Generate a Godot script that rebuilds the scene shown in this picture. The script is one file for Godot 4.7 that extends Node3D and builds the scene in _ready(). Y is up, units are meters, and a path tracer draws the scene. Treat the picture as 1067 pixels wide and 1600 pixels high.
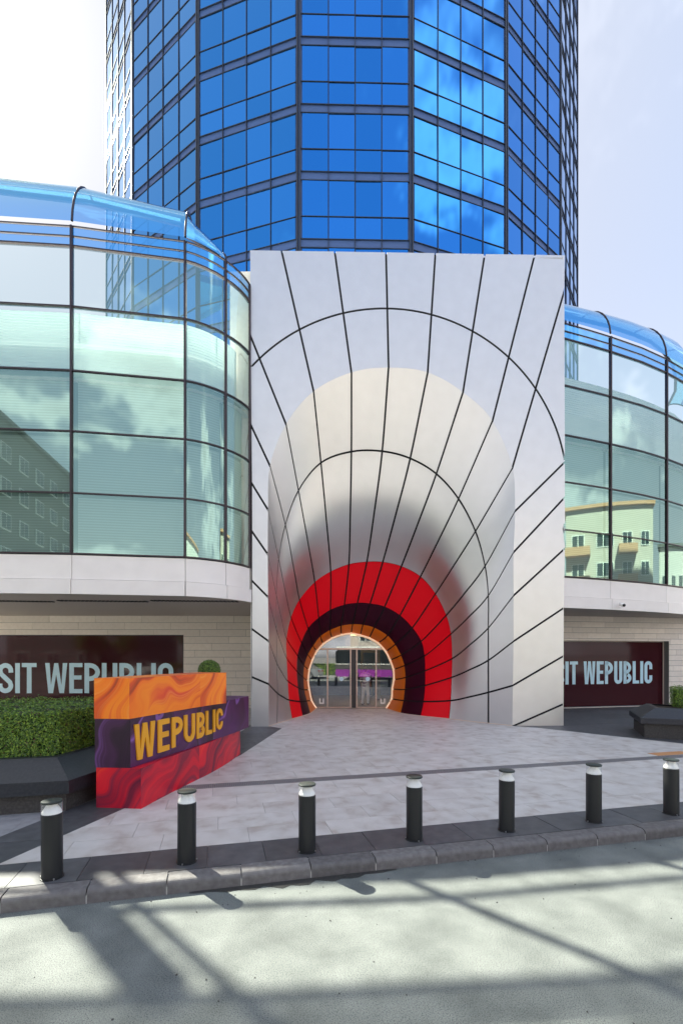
extends Node3D
# A street-side entrance: funnel portal between two glass wings, glass tower behind, plaza, bollards and road in front.
# x is right, y is up, depth runs along -z; v(x, height, depth) places a point.

class Geo:
	var p := PackedVector3Array()
	var n := PackedVector3Array()
	var t := PackedVector2Array()
	var c := PackedColorArray()
	var col := Color(1, 1, 1)
	var tinted := false
	func tri(a: Vector3, b: Vector3, d: Vector3, ta := Vector2.ZERO, tb := Vector2.ZERO, td := Vector2.ZERO) -> void:
		var m := (d - a).cross(b - a)
		if m.length_squared() < 1e-14:
			return
		m = m.normalized()
		p.append_array([a, b, d]); n.append_array([m, m, m]); t.append_array([ta, tb, td])
		if tinted: c.append_array([col, col, col])
	func quad(a: Vector3, b: Vector3, d: Vector3, e: Vector3, ua := Vector2(0, 0), ub := Vector2(0, 1), ud := Vector2(1, 1), ue := Vector2(1, 0)) -> void:
		tri(a, b, d, ua, ub, ud); tri(a, d, e, ua, ud, ue)
	func smooth_tri(a: Vector3, b: Vector3, d: Vector3, na: Vector3, nb: Vector3, nd: Vector3, ta := Vector2.ZERO, tb := Vector2.ZERO, td := Vector2.ZERO) -> void:
		var m := (d - a).cross(b - a)
		if m.length_squared() < 1e-16:
			return
		if m.dot(na + nb + nd) < 0.0:
			p.append_array([a, d, b]); n.append_array([na, nd, nb]); t.append_array([ta, td, tb])
		else:
			p.append_array([a, b, d]); n.append_array([na, nb, nd]); t.append_array([ta, tb, td])
		if tinted: c.append_array([col, col, col])
	func box(at: Vector3, size: Vector3, turn := Basis.IDENTITY) -> void:
		var h := size / 2.0
		var q := []
		for k in 8:
			q.append(at + turn * Vector3(h.x * (1 if k & 1 else -1), h.y * (1 if k & 2 else -1), h.z * (1 if k & 4 else -1)))
		quad(q[4], q[6], q[7], q[5]); quad(q[1], q[3], q[2], q[0])
		quad(q[0], q[2], q[6], q[4]); quad(q[5], q[7], q[3], q[1])
		quad(q[6], q[2], q[3], q[7]); quad(q[0], q[4], q[5], q[1])
	func bar(a: Vector3, b: Vector3, w: float, d: float, up := Vector3.UP) -> void:
		var z := (b - a).normalized()
		var x := up.cross(z)
		if x.length() < 0.01: x = Vector3.RIGHT.cross(z)
		x = x.normalized()
		box((a + b) / 2.0, Vector3(w, d, a.distance_to(b)), Basis(x, z.cross(x), z))
	func tube(path: Array, r: float, sides := 8) -> void:
		var rings := []
		for i in path.size():
			var dir: Vector3 = (path[mini(i + 1, path.size() - 1)] - path[maxi(i - 1, 0)]).normalized()
			var s := dir.cross(Vector3.UP if absf(dir.y) < 0.9 else Vector3.RIGHT).normalized()
			var u := s.cross(dir)
			var ring := []
			for k in sides:
				var a := TAU * k / sides
				ring.append(s * cos(a) + u * sin(a))
			rings.append(ring)
		for i in path.size() - 1:
			for k in sides:
				var m := (k + 1) % sides
				var a: Vector3 = path[i]; var b: Vector3 = path[i + 1]
				var q := [rings[i][k], rings[i][m], rings[i + 1][m], rings[i + 1][k]]
				smooth_tri(a + q[0] * r, a + q[1] * r, b + q[2] * r, q[0], q[1], q[2])
				smooth_tri(a + q[0] * r, b + q[2] * r, b + q[3] * r, q[0], q[2], q[3])
	func lathe(profile: Array, seg := 24, at := Vector3.ZERO) -> void:   # profile: Vector2(radius, height)
		for i in profile.size() - 1:
			var a: Vector2 = profile[i]; var b: Vector2 = profile[i + 1]
			var sl := Vector2(b.y - a.y, a.x - b.x).normalized()
			for k in seg:
				var x := TAU * k / seg; var y := TAU * (k + 1) / seg
				var dx := Vector3(cos(x), 0, sin(x)); var dy := Vector3(cos(y), 0, sin(y))
				var nx := dx * sl.x + Vector3.UP * sl.y; var ny := dy * sl.x + Vector3.UP * sl.y
				var q0 := at + dx * a.x + Vector3.UP * a.y; var q1 := at + dy * a.x + Vector3.UP * a.y
				var q2 := at + dy * b.x + Vector3.UP * b.y; var q3 := at + dx * b.x + Vector3.UP * b.y
				smooth_tri(q0, q1, q2, nx, ny, ny); smooth_tri(q0, q2, q3, nx, ny, nx)
	func plate(poly: PackedVector2Array, o: Vector3, ex: Vector3, ey: Vector3, out: Vector3, thick: float, flat_uv := 1.0) -> void:   # a polygon with thickness; out is the way its face looks
		var idx := Geometry2D.triangulate_polygon(poly)
		for i in range(0, idx.size(), 3):
			var q := [poly[idx[i]], poly[idx[i + 1]], poly[idx[i + 2]]]
			smooth_tri(o + ex * q[0].x + ey * q[0].y, o + ex * q[1].x + ey * q[1].y, o + ex * q[2].x + ey * q[2].y, out, out, out, q[0] * flat_uv, q[1] * flat_uv, q[2] * flat_uv)
		var cw := 1.0 if Geometry2D.is_polygon_clockwise(poly) else -1.0
		for i in poly.size():
			var a := poly[i]; var b := poly[(i + 1) % poly.size()]
			var d := (b - a).normalized()
			if d == Vector2.ZERO: continue
			var side := (ex * -d.y + ey * d.x) * cw
			var a3 := o + ex * a.x + ey * a.y; var b3 := o + ex * b.x + ey * b.y
			smooth_tri(a3, b3, b3 - out * thick, side, side, side); smooth_tri(a3, b3 - out * thick, a3 - out * thick, side, side, side)
	func mesh() -> ArrayMesh:
		var a := []
		a.resize(Mesh.ARRAY_MAX)
		a[Mesh.ARRAY_VERTEX] = p; a[Mesh.ARRAY_NORMAL] = n; a[Mesh.ARRAY_TEX_UV] = t
		if tinted: a[Mesh.ARRAY_COLOR] = c
		var m := ArrayMesh.new()
		m.add_surface_from_arrays(Mesh.PRIMITIVE_TRIANGLES, a)
		return m

var M := {}
var taken := {}
var rng := RandomNumberGenerator.new()
var white_tex: ImageTexture

func v(x: float, h: float, d: float) -> Vector3:
	return Vector3(x, h, -d)

func numbered(called: String) -> String:
	taken[called] = taken.get(called, 0) + 1
	return called if taken[called] == 1 else "%s_%03d" % [called, taken[called] - 1]

func tag(o: Node3D, label: String, category: String, group := "") -> void:
	o.set_meta("label", label); o.set_meta("category", category)
	if group: o.set_meta("group", group)

func thing(called: String, at: Vector3, label: String, category: String, group := "") -> Node3D:
	var o := Node3D.new()
	o.name = numbered(called)
	add_child(o)
	o.position = at
	tag(o, label, category, group)
	return o

func setting(called: String, at := Vector3.ZERO) -> Node3D:
	var o := Node3D.new()
	o.name = numbered(called)
	add_child(o)
	o.position = at
	o.set_meta("kind", "structure")
	return o

# a part whose geometry is given in world coordinates
func part(called: String, g: Geo, m: Material, parent: Node3D) -> MeshInstance3D:
	var o := put(called, g.mesh(), m, parent)
	if parent.get_parent() == self:
		o.position = -parent.position
	return o

func put(called: String, mesh: Mesh, m: Material, parent: Node3D, at := Transform3D.IDENTITY) -> MeshInstance3D:
	var o := MeshInstance3D.new()
	o.name = called
	o.mesh = mesh
	o.material_override = m
	o.cast_shadow = GeometryInstance3D.SHADOW_CASTING_SETTING_ON
	parent.add_child(o, true)
	o.transform = at
	return o

# ---------------------------------------------------------------- materials
func lin(r: float, g: float, b: float, a := 1.0) -> Color:
	var k := Color(r, g, b).linear_to_srgb()
	k.a = a
	return k

func plain(key: String, color: Color, rough := 0.6, metal := 0.0) -> StandardMaterial3D:
	var m := StandardMaterial3D.new()
	m.resource_name = key
	m.albedo_color = color
	m.roughness = rough
	m.metallic = metal
	M[key] = m
	return m

func noise_tex(freq: float, seed_: int, stops: Array, size := 512, octaves := 5, kind := FastNoiseLite.TYPE_SIMPLEX_SMOOTH, warp := 0.0) -> NoiseTexture2D:
	var f := FastNoiseLite.new()
	f.noise_type = kind
	f.frequency = freq
	f.seed = seed_
	f.fractal_octaves = octaves
	if warp > 0.0:
		f.domain_warp_enabled = true
		f.domain_warp_amplitude = warp
		f.domain_warp_frequency = freq * 0.7
	var x := NoiseTexture2D.new()
	x.width = size; x.height = size
	x.seamless = true
	x.noise = f
	if stops.size() > 0:
		var r := Gradient.new()
		var offs := PackedFloat32Array(); var cols := PackedColorArray()
		for s in stops:
			offs.append(s[0]); cols.append(s[1])
		r.offsets = offs; r.colors = cols
		x.color_ramp = r
	return x

# mottled surface: colour noise (world triplanar) and fine relief
func mottled(key: String, stops: Array, metres: float, rough := 0.7, freq := 0.012, seed_ := 1, relief := 0.0, relief_freq := 0.08, warp := 0.0) -> StandardMaterial3D:
	var m := plain(key, Color.WHITE, rough)
	m.albedo_texture = noise_tex(freq, seed_, stops, 512, 6, FastNoiseLite.TYPE_SIMPLEX_SMOOTH, warp)
	m.uv1_triplanar = true
	m.uv1_world_triplanar = true
	m.uv1_scale = Vector3.ONE / metres
	if relief > 0.0:
		m.heightmap_enabled = true
		m.heightmap_scale = relief
		m.heightmap_texture = noise_tex(relief_freq, seed_ + 50, [], 512, 4)
	return m

# coated glass: mirrors a share of the light, lets the rest through
func coated(key: String, color: Color, share: float, rough := 0.015) -> StandardMaterial3D:
	var m := plain(key, Color(color.r, color.g, color.b, share), rough, 1.0)
	m.transparency = BaseMaterial3D.TRANSPARENCY_ALPHA
	m.albedo_texture = white_tex
	return m

func make_materials() -> void:
	var im := Image.create(4, 4, false, Image.FORMAT_RGB8)
	im.fill(Color.WHITE)
	white_tex = ImageTexture.create_from_image(im)
	var st := func(a, b, c): return [[0.0, a], [0.5, b], [1.0, c]]
	# portal
	var pm := mottled("silver_panel", st.call(lin(.605, .595, .59), lin(.625, .615, .61), lin(.645, .635, .63)), 3.0, .40, .01, 3, .03, .02)
	pm.metallic = .82
	plain("red_panel", lin(.86, .002, .012), .4).metallic_specular = .35
	plain("plum_panel", lin(.035, .002, .012), .4).metallic_specular = .3
	plain("orange_panel", lin(.82, .20, .010), .4).metallic_specular = .35
	plain("joint_black", lin(.006, .006, .008), .8)
	plain("cream_trim", lin(.72, .58, .48), .45)
	plain("led_warm", lin(.8, .7, .6), .5)
	M.led_warm.emission_enabled = true
	M.led_warm.emission = Color(1.0, .80, .62)
	M.led_warm.emission_energy_multiplier = .085
	plain("lamp_warm", lin(.9, .85, .75), .5)
	M.lamp_warm.emission_enabled = true
	M.lamp_warm.emission = Color(1.0, .82, .55)
	M.lamp_warm.emission_energy_multiplier = .5
	plain("bronze_frame", lin(.52, .40, .34), .35, .5)
	plain("dark_core", lin(.02, .022, .024), .7)
	# paving and road
	for k in 4:
		var w: float = [1.0, .96, 1.04, .98][k]
		mottled("pale_slab_%d" % k, [[0.0, lin(.42 * w, .355 * w, .315 * w)], [.34, lin(.56 * w, .52 * w, .48 * w)], [.6, lin(.62 * w, .585 * w, .55 * w)], [1.0, lin(.68 * w, .65 * w, .615 * w)]], 2.3 + .3 * k, .5, .011, 11 + k, .05, .12, 30.0)
		var d: float = [1.0, .86, 1.12, .95][k]
		mottled("dark_slab_%d" % k, st.call(lin(.06 * d, .06 * d, .065 * d), lin(.082 * d, .082 * d, .088 * d), lin(.11 * d, .11 * d, .115 * d)), 1.7 + .3 * k, .5, .02, 21 + k, .05, .15)
	for k in 2:
		var d2: float = [1.0, .9][k]
		mottled("grey_slab_%d" % k, st.call(lin(.25 * d2, .245 * d2, .25 * d2), lin(.31 * d2, .305 * d2, .315 * d2), lin(.36 * d2, .35 * d2, .36 * d2)), 2.1, .5, .02, 31 + k, .05, .15)
	for k in 3:
		var d3: float = [1.0, .85, 1.15][k]
		mottled("kerb_stone_%d" % k, st.call(lin(.11 * d3, .10 * d3, .097 * d3), lin(.15 * d3, .14 * d3, .137 * d3), lin(.20 * d3, .19 * d3, .187 * d3)), 0.9, .75, .02, 36 + k, .12, .1, 15.0)
	plain("mortar", lin(.20, .19, .18), .9)
	plain("pale_joint", lin(.50, .48, .45), .9)
	var asphalt := mottled("asphalt", st.call(lin(.150, .164, .152), lin(.205, .222, .205), lin(.262, .280, .258)), 3.7, .86, .01, 41, .35, .16, 12.0)
	asphalt.heightmap_texture = noise_tex(.27, 92, [], 1024, 4)
	asphalt.heightmap_scale = .18
	asphalt.uv1_scale = Vector3.ONE / 3.1
	asphalt.detail_enabled = true
	asphalt.detail_blend_mode = BaseMaterial3D.BLEND_MODE_MUL
	asphalt.detail_uv_layer = BaseMaterial3D.DETAIL_UV_1
	asphalt.detail_albedo = noise_tex(.27, 92, [[0.0, Color(.42, .42, .44)], [.28, Color(.70, .70, .72)], [.44, Color(.90, .90, .90)], [.65, Color(.97, .97, .97)], [1.0, Color(1, 1, 1)]], 1024, 4)
	mottled("damp_dirt", st.call(lin(.03, .03, .028), lin(.045, .045, .042), lin(.07, .07, .065)), .5, .35, .03, 47)
	plain("steel_grate", lin(.30, .29, .30), .45, .4)
	plain("ochre_tile", lin(.55, .26, .10), .7)
	# walls
	for k in 4:
		var w: float = [1.0, .93, 1.05, .97][k]
		mottled("cream_stone_%d" % k, st.call(lin(.79 * w, .70 * w, .61 * w), lin(.83 * w, .745 * w, .655 * w), lin(.86 * w, .78 * w, .69 * w)), 1.9, .6, .02, 51 + k, .04, .1)
	mottled("fascia_panel", st.call(lin(.80, .745, .71), lin(.84, .785, .75), lin(.87, .815, .78)), 4.0, .4, .01, 60)
	plain("soffit_grey", lin(.50, .44, .39), .6)
	plain("grille_dark", lin(.03, .028, .026), .6)
	plain("mullion_dark", lin(.045, .03, .035), .35, .4)
	plain("slat_white", lin(.60, .68, .66), .6)
	M.slat_white.backlight_enabled = true
	M.slat_white.backlight = Color(.34, .38, .37)
	coated("green_glass", lin(.50, .74, .63), .38)
	coated("crown_glass", lin(.16, .52, .85), .84)
	coated("clear_glass", lin(.85, .88, .88), .13)
	mottled("blind_green", [[0.0, lin(.12, .21, .18)], [.5, lin(.16, .26, .225)], [1.0, lin(.20, .30, .265)]], 2.0, .7, .01, 65)
	var bl := Image.create(64, 512, false, Image.FORMAT_RGB8)
	for y in 512:
		for x in 64:
			var e := .5 + .5 * sin(TAU * y / 32.0) + .25 * sin(TAU * y / 12.8 + x * .1)
			bl.set_pixel(x, y, lin(.19 + .07 * e, .27 + .09 * e, .24 + .085 * e))
	M.blind_green.albedo_texture = ImageTexture.create_from_image(bl)
	M.blind_green.uv1_scale = Vector3.ONE / 1.1
	plain("inner_green", lin(.10, .17, .145), .7)
	plain("white_render", lin(.78, .78, .76), .7)
	plain("maroon_film", lin(.050, .010, .014), .05)
	M.maroon_film.metallic_specular = .36
	plain("sky_letter", lin(.58, .82, .93), .3)
	# tower
	for k in 5:
		var gk: float = [1.0, .93, 1.08, .96, 1.04][k]
		plain("blue_glass_%d" % k, lin(.045 * gk * gk, .27 * gk, .64 * gk), .02, 1.0)
	plain("spandrel", lin(.050, .10, .25), .5)
	plain("tower_bar", lin(.028, .036, .055), .4, .3)
	# furniture
	plain("bollard_black", lin(.016, .017, .018), .42)
	plain("bollard_cap", lin(.022, .030, .026), .45)
	plain("reflector_white", lin(.90, .89, .86), .3)
	plain("bolt_steel", lin(.5, .5, .5), .35, .9)
	var pane := plain("lens_clear", Color(.9, .93, .93, .1), .02)
	pane.transparency = BaseMaterial3D.TRANSPARENCY_ALPHA
	mottled("granite", st.call(lin(.016, .018, .022), lin(.026, .028, .034), lin(.045, .046, .05)), .8, .33, .03, 71)
	mottled("granite_base", st.call(lin(.035, .032, .03), lin(.055, .05, .047), lin(.09, .085, .08)), .7, .8, .03, 73, .08)
	plain("soil", lin(.03, .02, .012), .95)
	var leaf := plain("leaf", Color.WHITE, .45)
	leaf.vertex_color_use_as_albedo = true
	leaf.backlight_enabled = true
	leaf.backlight = Color(.35, .45, .1)
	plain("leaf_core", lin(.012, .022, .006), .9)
	plain("bark", lin(.09, .06, .04), .9)
	plain("gold_letter", lin(.80, .36, .012), .4)
	plain("gold_dark", lin(.52, .22, .010), .45)
	# across the street
	plain("car_white", lin(.75, .76, .77), .25); M.car_white.clearcoat_enabled = true
	plain("car_silver", lin(.42, .44, .47), .25, .6)
	plain("bus_purple", lin(.22, .035, .25), .3)
	plain("tyre", lin(.015, .015, .016), .8)
	plain("rim", lin(.5, .5, .52), .3, .9)
	plain("car_window", lin(.015, .02, .022), .05)
	plain("tail_red", lin(.45, .01, .01), .2)
	plain("head_lamp_clear", lin(.8, .8, .78), .1)
	plain("facade_cream", lin(.47, .42, .375), .75)
	plain("facade_brown", lin(.50, .27, .15), .75)
	plain("facade_grey", lin(.13, .14, .135), .75)
	plain("facade_white", lin(.64, .62, .60), .7)
	plain("window_dark", lin(.03, .045, .05), .06)
	plain("window_white", lin(.75, .75, .73), .5)
	# people
	plain("skin", lin(.42, .24, .16), .5)
	plain("cloth_white", lin(.72, .71, .68), .85)
	plain("cloth_dark", lin(.03, .028, .03), .85)
	plain("hair", lin(.012, .009, .008), .6)
	plain("shoe", lin(.02, .018, .016), .5)
	plain("lobby_tan", lin(.45, .33, .22), .6)
	plain("lobby_dark", lin(.05, .045, .045), .6)

# ---------------------------------------------------------------- sky
func make_sky(sun: Vector3) -> ImageTexture:
	var w := 1024; var h := 512
	var im := Image.create(w, h, false, Image.FORMAT_RGBF)
	var f := FastNoiseLite.new()
	f.noise_type = FastNoiseLite.TYPE_SIMPLEX_SMOOTH; f.fractal_octaves = 5; f.frequency = 1.5; f.seed = 43; f.fractal_gain = .55
	f.domain_warp_enabled = true; f.domain_warp_amplitude = .25; f.domain_warp_frequency = 2.0
	for y in h:
		var el := PI / 2 - PI * (y + .5) / h
		if el < -.03:
			for x in w: im.set_pixel(x, y, Color(.13, .13, .13))
			continue
		for x in w:
			var az := TAU * (x + .5) / w
			var d := Vector3(sin(az) * cos(el), sin(el), -cos(az) * cos(el))   # Godot's panorama: the first column looks along -z
			var a := rad_to_deg(acos(clampf(d.dot(sun), -1, 1)))
			var hz := exp(-maxf(el, 0.0) * 2.5)
			var deep := Vector3(.040, .080, .162).lerp(Vector3(.250, .242, .236), hz)
			var pale := Vector3(.124, .128, .142)
			var k := clampf(exp(-pow(a / 66.0, 4.0)), 0, 1)
			var c := deep.lerp(pale, k) + Vector3(.9, .87, .8) * exp(-a / 3.4) + Vector3(.02, .019, .016) * exp(-a / 24.0)
			# broken cumulus
			var q := Vector3(d.x, d.y * 1.8, d.z) / (d.y + .45)
			var n := f.get_noise_3d(q.x * 1.4, q.y * .6, q.z * 1.4)
			var cl := smoothstep(.10, .42, n + .12 * hz)
			c = c.lerp(Vector3(.38, .38, .395) * (1.0 - .3 * smoothstep(.3, .6, n)), cl * .95 * (1.0 - k) * (1.0 - k))
			im.set_pixel(x, y, Color(c.x, c.y, c.z))
	return ImageTexture.create_from_image(im)

# ---------------------------------------------------------------- letters
func strip(pts: Array, s: float) -> PackedVector2Array:
	var a := PackedVector2Array(); var b := PackedVector2Array()
	for i in pts.size():
		var d: Vector2
		if i == 0: d = (pts[1] - pts[0]).normalized()
		elif i == pts.size() - 1: d = (pts[i] - pts[i - 1]).normalized()
		else: d = ((pts[i] - pts[i - 1]).normalized() + (pts[i + 1] - pts[i]).normalized()).normalized()
		var nn := Vector2(-d.y, d.x) * s / 2.0
		a.append(pts[i] + nn); b.append(pts[i] - nn)
	b.reverse()
	a.append_array(b)
	return a

func arc(c: Vector2, rx: float, ry: float, a0: float, a1: float, k := 10) -> Array:
	var o := []
	for i in k + 1:
		var a := deg_to_rad(lerpf(a0, a1, float(i) / k))
		o.append(c + Vector2(cos(a) * rx, sin(a) * ry))
	return o

func rect(x0: float, y0: float, x1: float, y1: float) -> PackedVector2Array:
	return PackedVector2Array([Vector2(x0, y0), Vector2(x1, y0), Vector2(x1, y1), Vector2(x0, y1)])

# polygons of a capital in a box w wide and 1 high, strokes s wide
func glyph(ch: String, w: float, s: float) -> Array:
	var k := s * .88
	match ch:
		"I": return [rect(0, 0, s, 1)]
		"L": return [rect(0, 0, s, 1), rect(s, 0, w, k)]
		"T": return [rect(0, 1 - k, w, 1), rect(w / 2 - s / 2, 0, w / 2 + s / 2, 1 - k)]
		"E": return [rect(0, 0, s, 1), rect(s, 0, w, k), rect(s, .52 - k / 2, w * .93, .52 + k / 2), rect(s, 1 - k, w, 1)]
		"P":
			var r := .27
			var ry := (1.0 - .40) / 2.0 - s / 2
			return [rect(0, 0, s, 1), strip([Vector2(s, 1 - s / 2)] + arc(Vector2(w - s / 2 - r, 1 - s / 2 - ry), r, ry, 90, -90) + [Vector2(s, .40 + s / 2)], s)]
		"B":
			var r2 := .24
			var y1 := (1.0 - .5 - s / 2) / 2.0
			var up := strip([Vector2(s, 1 - s / 2)] + arc(Vector2(w - s * .6 - r2, 1 - s / 2 - y1 / 1.0 + s * .0), r2, y1, 90, -90, 10) + [Vector2(s, 1 - s / 2 - 2 * y1)], s)
			var y2 := (1 - s / 2 - 2 * y1 - s - s / 2) / 2.0 + s / 4
			var low := strip([Vector2(s, s / 2)] + arc(Vector2(w - s / 2 - r2, s / 2 + y2), r2, y2, -90, 60, 9), s)
			return [rect(0, 0, s, 1), up, low]
		"U":
			return [strip([Vector2(s / 2, 1)] + arc(Vector2(w / 2, w / 2 - .0), w / 2 - s / 2, w / 2 - s / 2, 180, 360, 14) + [Vector2(w - s / 2, 1)], s)]
		"C":
			var r3 := w / 2 - s / 2
			return [strip([Vector2(w - s / 2, .64)] + arc(Vector2(w / 2, 1 - w / 2), r3, r3, 0, 180, 12) + arc(Vector2(w / 2, w / 2), r3, r3, 180, 360, 12) + [Vector2(w - s / 2, .36)], s)]
		"S":
			var r4 := w / 2 - s / 2
			return [strip([Vector2(w - s / 2, .68)] + arc(Vector2(w / 2, 1 - w / 2), r4, r4, 0, 180, 10) + [Vector2(s / 2 + .03, .64), Vector2(w / 2, .5), Vector2(w - s / 2 - .03, .36)] + arc(Vector2(w / 2, w / 2), r4, r4, 0, -180, 10) + [Vector2(s / 2, .32)], s)]
		"V":
			return [PackedVector2Array([Vector2(0, 1), Vector2(s, 1), Vector2(w / 2, .22), Vector2(w - s, 1), Vector2(w, 1), Vector2(w / 2 + s / 2, 0), Vector2(w / 2 - s / 2, 0)])]
		"W":
			var q := w / 4
			return [PackedVector2Array([Vector2(0, 1), Vector2(s * .95, 1), Vector2(q + .012 * w, .26), Vector2(2 * q - s * .42, 1), Vector2(2 * q + s * .42, 1), Vector2(3 * q - .012 * w, .26), Vector2(w - s * .95, 1), Vector2(w, 1), Vector2(3 * q + s * .5, 0), Vector2(3 * q - s * .5, 0), Vector2(2 * q, .62), Vector2(q + s * .5, 0), Vector2(q - s * .5, 0)])]
	return []

# ---------------------------------------------------------------- portal
const RINGS := [
	[-2.121, 0.000, -2.121, 1.239, -2.121, 2.491, -2.139, 3.780, -2.149, 5.032, -2.139, 6.321, -2.083, 7.611, -1.617, 8.830, -0.814, 9.803, 0.291, 10.369, 1.381, 10.524, 2.531, 10.398, 3.572, 9.827, 4.445, 8.988, 5.034, 7.606, 5.111, 6.331, 5.072, 5.122, 5.072, 3.844, 5.072, 2.496, 5.053, 1.192, 5.034, 0.000],
	[-1.963, 0.000, -1.952, 0.927, -1.971, 1.845, -1.986, 2.882, -1.987, 3.920, -1.921, 5.029, -1.716, 6.081, -1.317, 7.137, -0.630, 7.988, 0.302, 8.332, 1.246, 8.346, 2.106, 8.128, 2.907, 7.654, 3.585, 6.887, 4.101, 5.888, 4.389, 4.823, 4.486, 3.911, 4.482, 2.921, 4.479, 1.929, 4.477, 0.951, 4.476, 0.000],
	[-1.780, 0.000, -1.827, 0.763, -1.858, 1.513, -1.885, 2.388, -1.891, 3.218, -1.780, 4.115, -1.526, 4.921, -1.075, 5.730, -0.474, 6.322, 0.280, 6.602, 1.041, 6.644, 1.716, 6.529, 2.410, 6.232, 3.053, 5.688, 3.553, 4.925, 3.886, 4.043, 4.021, 3.293, 4.038, 2.405, 4.024, 1.619, 4.008, 0.767, 3.984, 0.000],
	[-1.599, 0.000, -1.707, 0.622, -1.758, 1.238, -1.810, 1.976, -1.833, 2.637, -1.698, 3.356, -1.420, 3.975, -0.910, 4.577, -0.366, 4.945, 0.252, 5.196, 0.866, 5.282, 1.415, 5.273, 2.050, 5.128, 2.697, 4.774, 3.194, 4.175, 3.530, 3.433, 3.660, 2.789, 3.660, 1.976, 3.615, 1.351, 3.560, 0.604, 3.501, 0.000],
	[-1.324, 0.000, -1.425, 0.500, -1.498, 0.975, -1.552, 1.522, -1.547, 2.069, -1.425, 2.547, -1.198, 3.055, -0.820, 3.442, -0.396, 3.727, 0.104, 3.911, 0.576, 3.978, 1.039, 3.955, 1.562, 3.839, 2.110, 3.524, 2.541, 3.073, 2.840, 2.586, 2.924, 2.057, 2.915, 1.544, 2.882, 1.040, 2.810, 0.500, 2.704, 0.000],
	[-1.116, 0.000, -1.241, 0.442, -1.342, 0.840, -1.380, 1.272, -1.363, 1.703, -1.235, 2.108, -1.046, 2.442, -0.777, 2.798, -0.419, 3.024, -0.012, 3.182, 0.419, 3.242, 0.803, 3.221, 1.222, 3.115, 1.711, 2.822, 1.989, 2.485, 2.193, 2.089, 2.305, 1.703, 2.324, 1.272, 2.284, 0.851, 2.226, 0.454, 2.120, 0.000],
	[-0.990, 0.000, -1.178, 0.313, -1.271, 0.736, -1.316, 1.082, -1.271, 1.516, -1.148, 1.892, -0.965, 2.255, -0.714, 2.531, -0.368, 2.757, 0.000, 2.887, 0.384, 2.945, 0.739, 2.870, 1.085, 2.757, 1.436, 2.556, 1.737, 2.230, 1.905, 1.892, 2.038, 1.529, 2.055, 1.133, 1.993, 0.757, 1.963, 0.376, 1.755, 0.000],
]
const RING_DEPTH := [
	[14.125, 14.125, 14.125, 14.125, 14.125, 14.125, 14.126, 14.136, 14.154, 14.178, 14.202, 14.227, 14.250, 14.269, 14.281, 14.283, 14.282, 14.282, 14.282, 14.282, 14.281],
	[14.770, 14.772, 14.779, 14.789, 14.802, 14.816, 14.827, 14.836, 14.840, 14.840, 14.840, 14.840, 14.839, 14.834, 14.825, 14.813, 14.802, 14.790, 14.780, 14.773, 14.770],
	[15.260, 15.264, 15.273, 15.290, 15.308, 15.328, 15.343, 15.355, 15.359, 15.360, 15.360, 15.360, 15.359, 15.354, 15.344, 15.326, 15.310, 15.290, 15.275, 15.264, 15.260],
	[15.800, 15.832, 15.915, 16.058, 16.203, 16.356, 16.467, 16.544, 16.571, 16.579, 16.580, 16.580, 16.578, 16.561, 16.496, 16.371, 16.236, 16.058, 15.935, 15.830, 15.800],
	[16.550, 16.594, 16.703, 16.878, 17.073, 17.236, 17.379, 17.456, 17.490, 17.499, 17.500, 17.500, 17.497, 17.468, 17.383, 17.248, 17.069, 16.886, 16.722, 16.594, 16.550],
	[17.400, 17.438, 17.525, 17.655, 17.798, 17.926, 18.016, 18.085, 18.111, 18.119, 18.120, 18.120, 18.117, 18.089, 18.026, 17.921, 17.798, 17.655, 17.528, 17.440, 17.401],
	[18.950, 18.950, 18.950, 18.950, 18.950, 18.950, 18.950, 18.950, 18.950, 18.950, 18.950, 18.950, 18.950, 18.950, 18.950, 18.950, 18.950, 18.950, 18.950, 18.950, 18.950],
]
# where the seams 0..20 meet the outer edge of the front face (0 and 20 are the floor)
const OUTER := [-2.632, 0.0, -2.605, 1.445, -2.605, 2.845, -2.60, 4.246, -2.60, 5.684, -2.605, 7.084, -2.623, 8.764, -2.642, 11.377, -1.748, 13.899, -0.197, 13.905, 1.305, 13.908, 2.758, 13.912, 4.217, 13.910, 5.701, 13.918, 6.580, 12.854, 6.599, 7.799, 6.599, 6.757, 6.599, 5.242, 6.565, 3.481, 6.562, 2.061, 6.56, 0.0]

func front_depth(x: float) -> float:
	return 14.2 + .0218 * (x - 1.3)

func ring_point(j: int, i: int) -> Vector3:
	if j < 0: return ring_point(0, i) * 2.0 - ring_point(1, i)
	if j > 6: return ring_point(6, i) * 2.0 - ring_point(5, i)
	if i < 0: return ring_point(j, 0) * 2.0 - ring_point(j, 1)
	if i > 20: return ring_point(j, 20) * 2.0 - ring_point(j, 19)
	var x: float = RINGS[j][2 * i]
	return v(x, RINGS[j][2 * i + 1], RING_DEPTH[j][i])

func loft(u: float, w: float) -> Vector3:
	var i := clampi(int(floor(u)), 0, 19); var j := clampi(int(floor(w)), 0, 5)
	var rows := []
	for k in range(-1, 3):
		rows.append(ring_point(j + k, i).cubic_interpolate(ring_point(j + k, i + 1), ring_point(j + k, i - 1), ring_point(j + k, i + 2), u - i))
	return rows[1].cubic_interpolate(rows[2], rows[0], rows[3], w - j)

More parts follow.
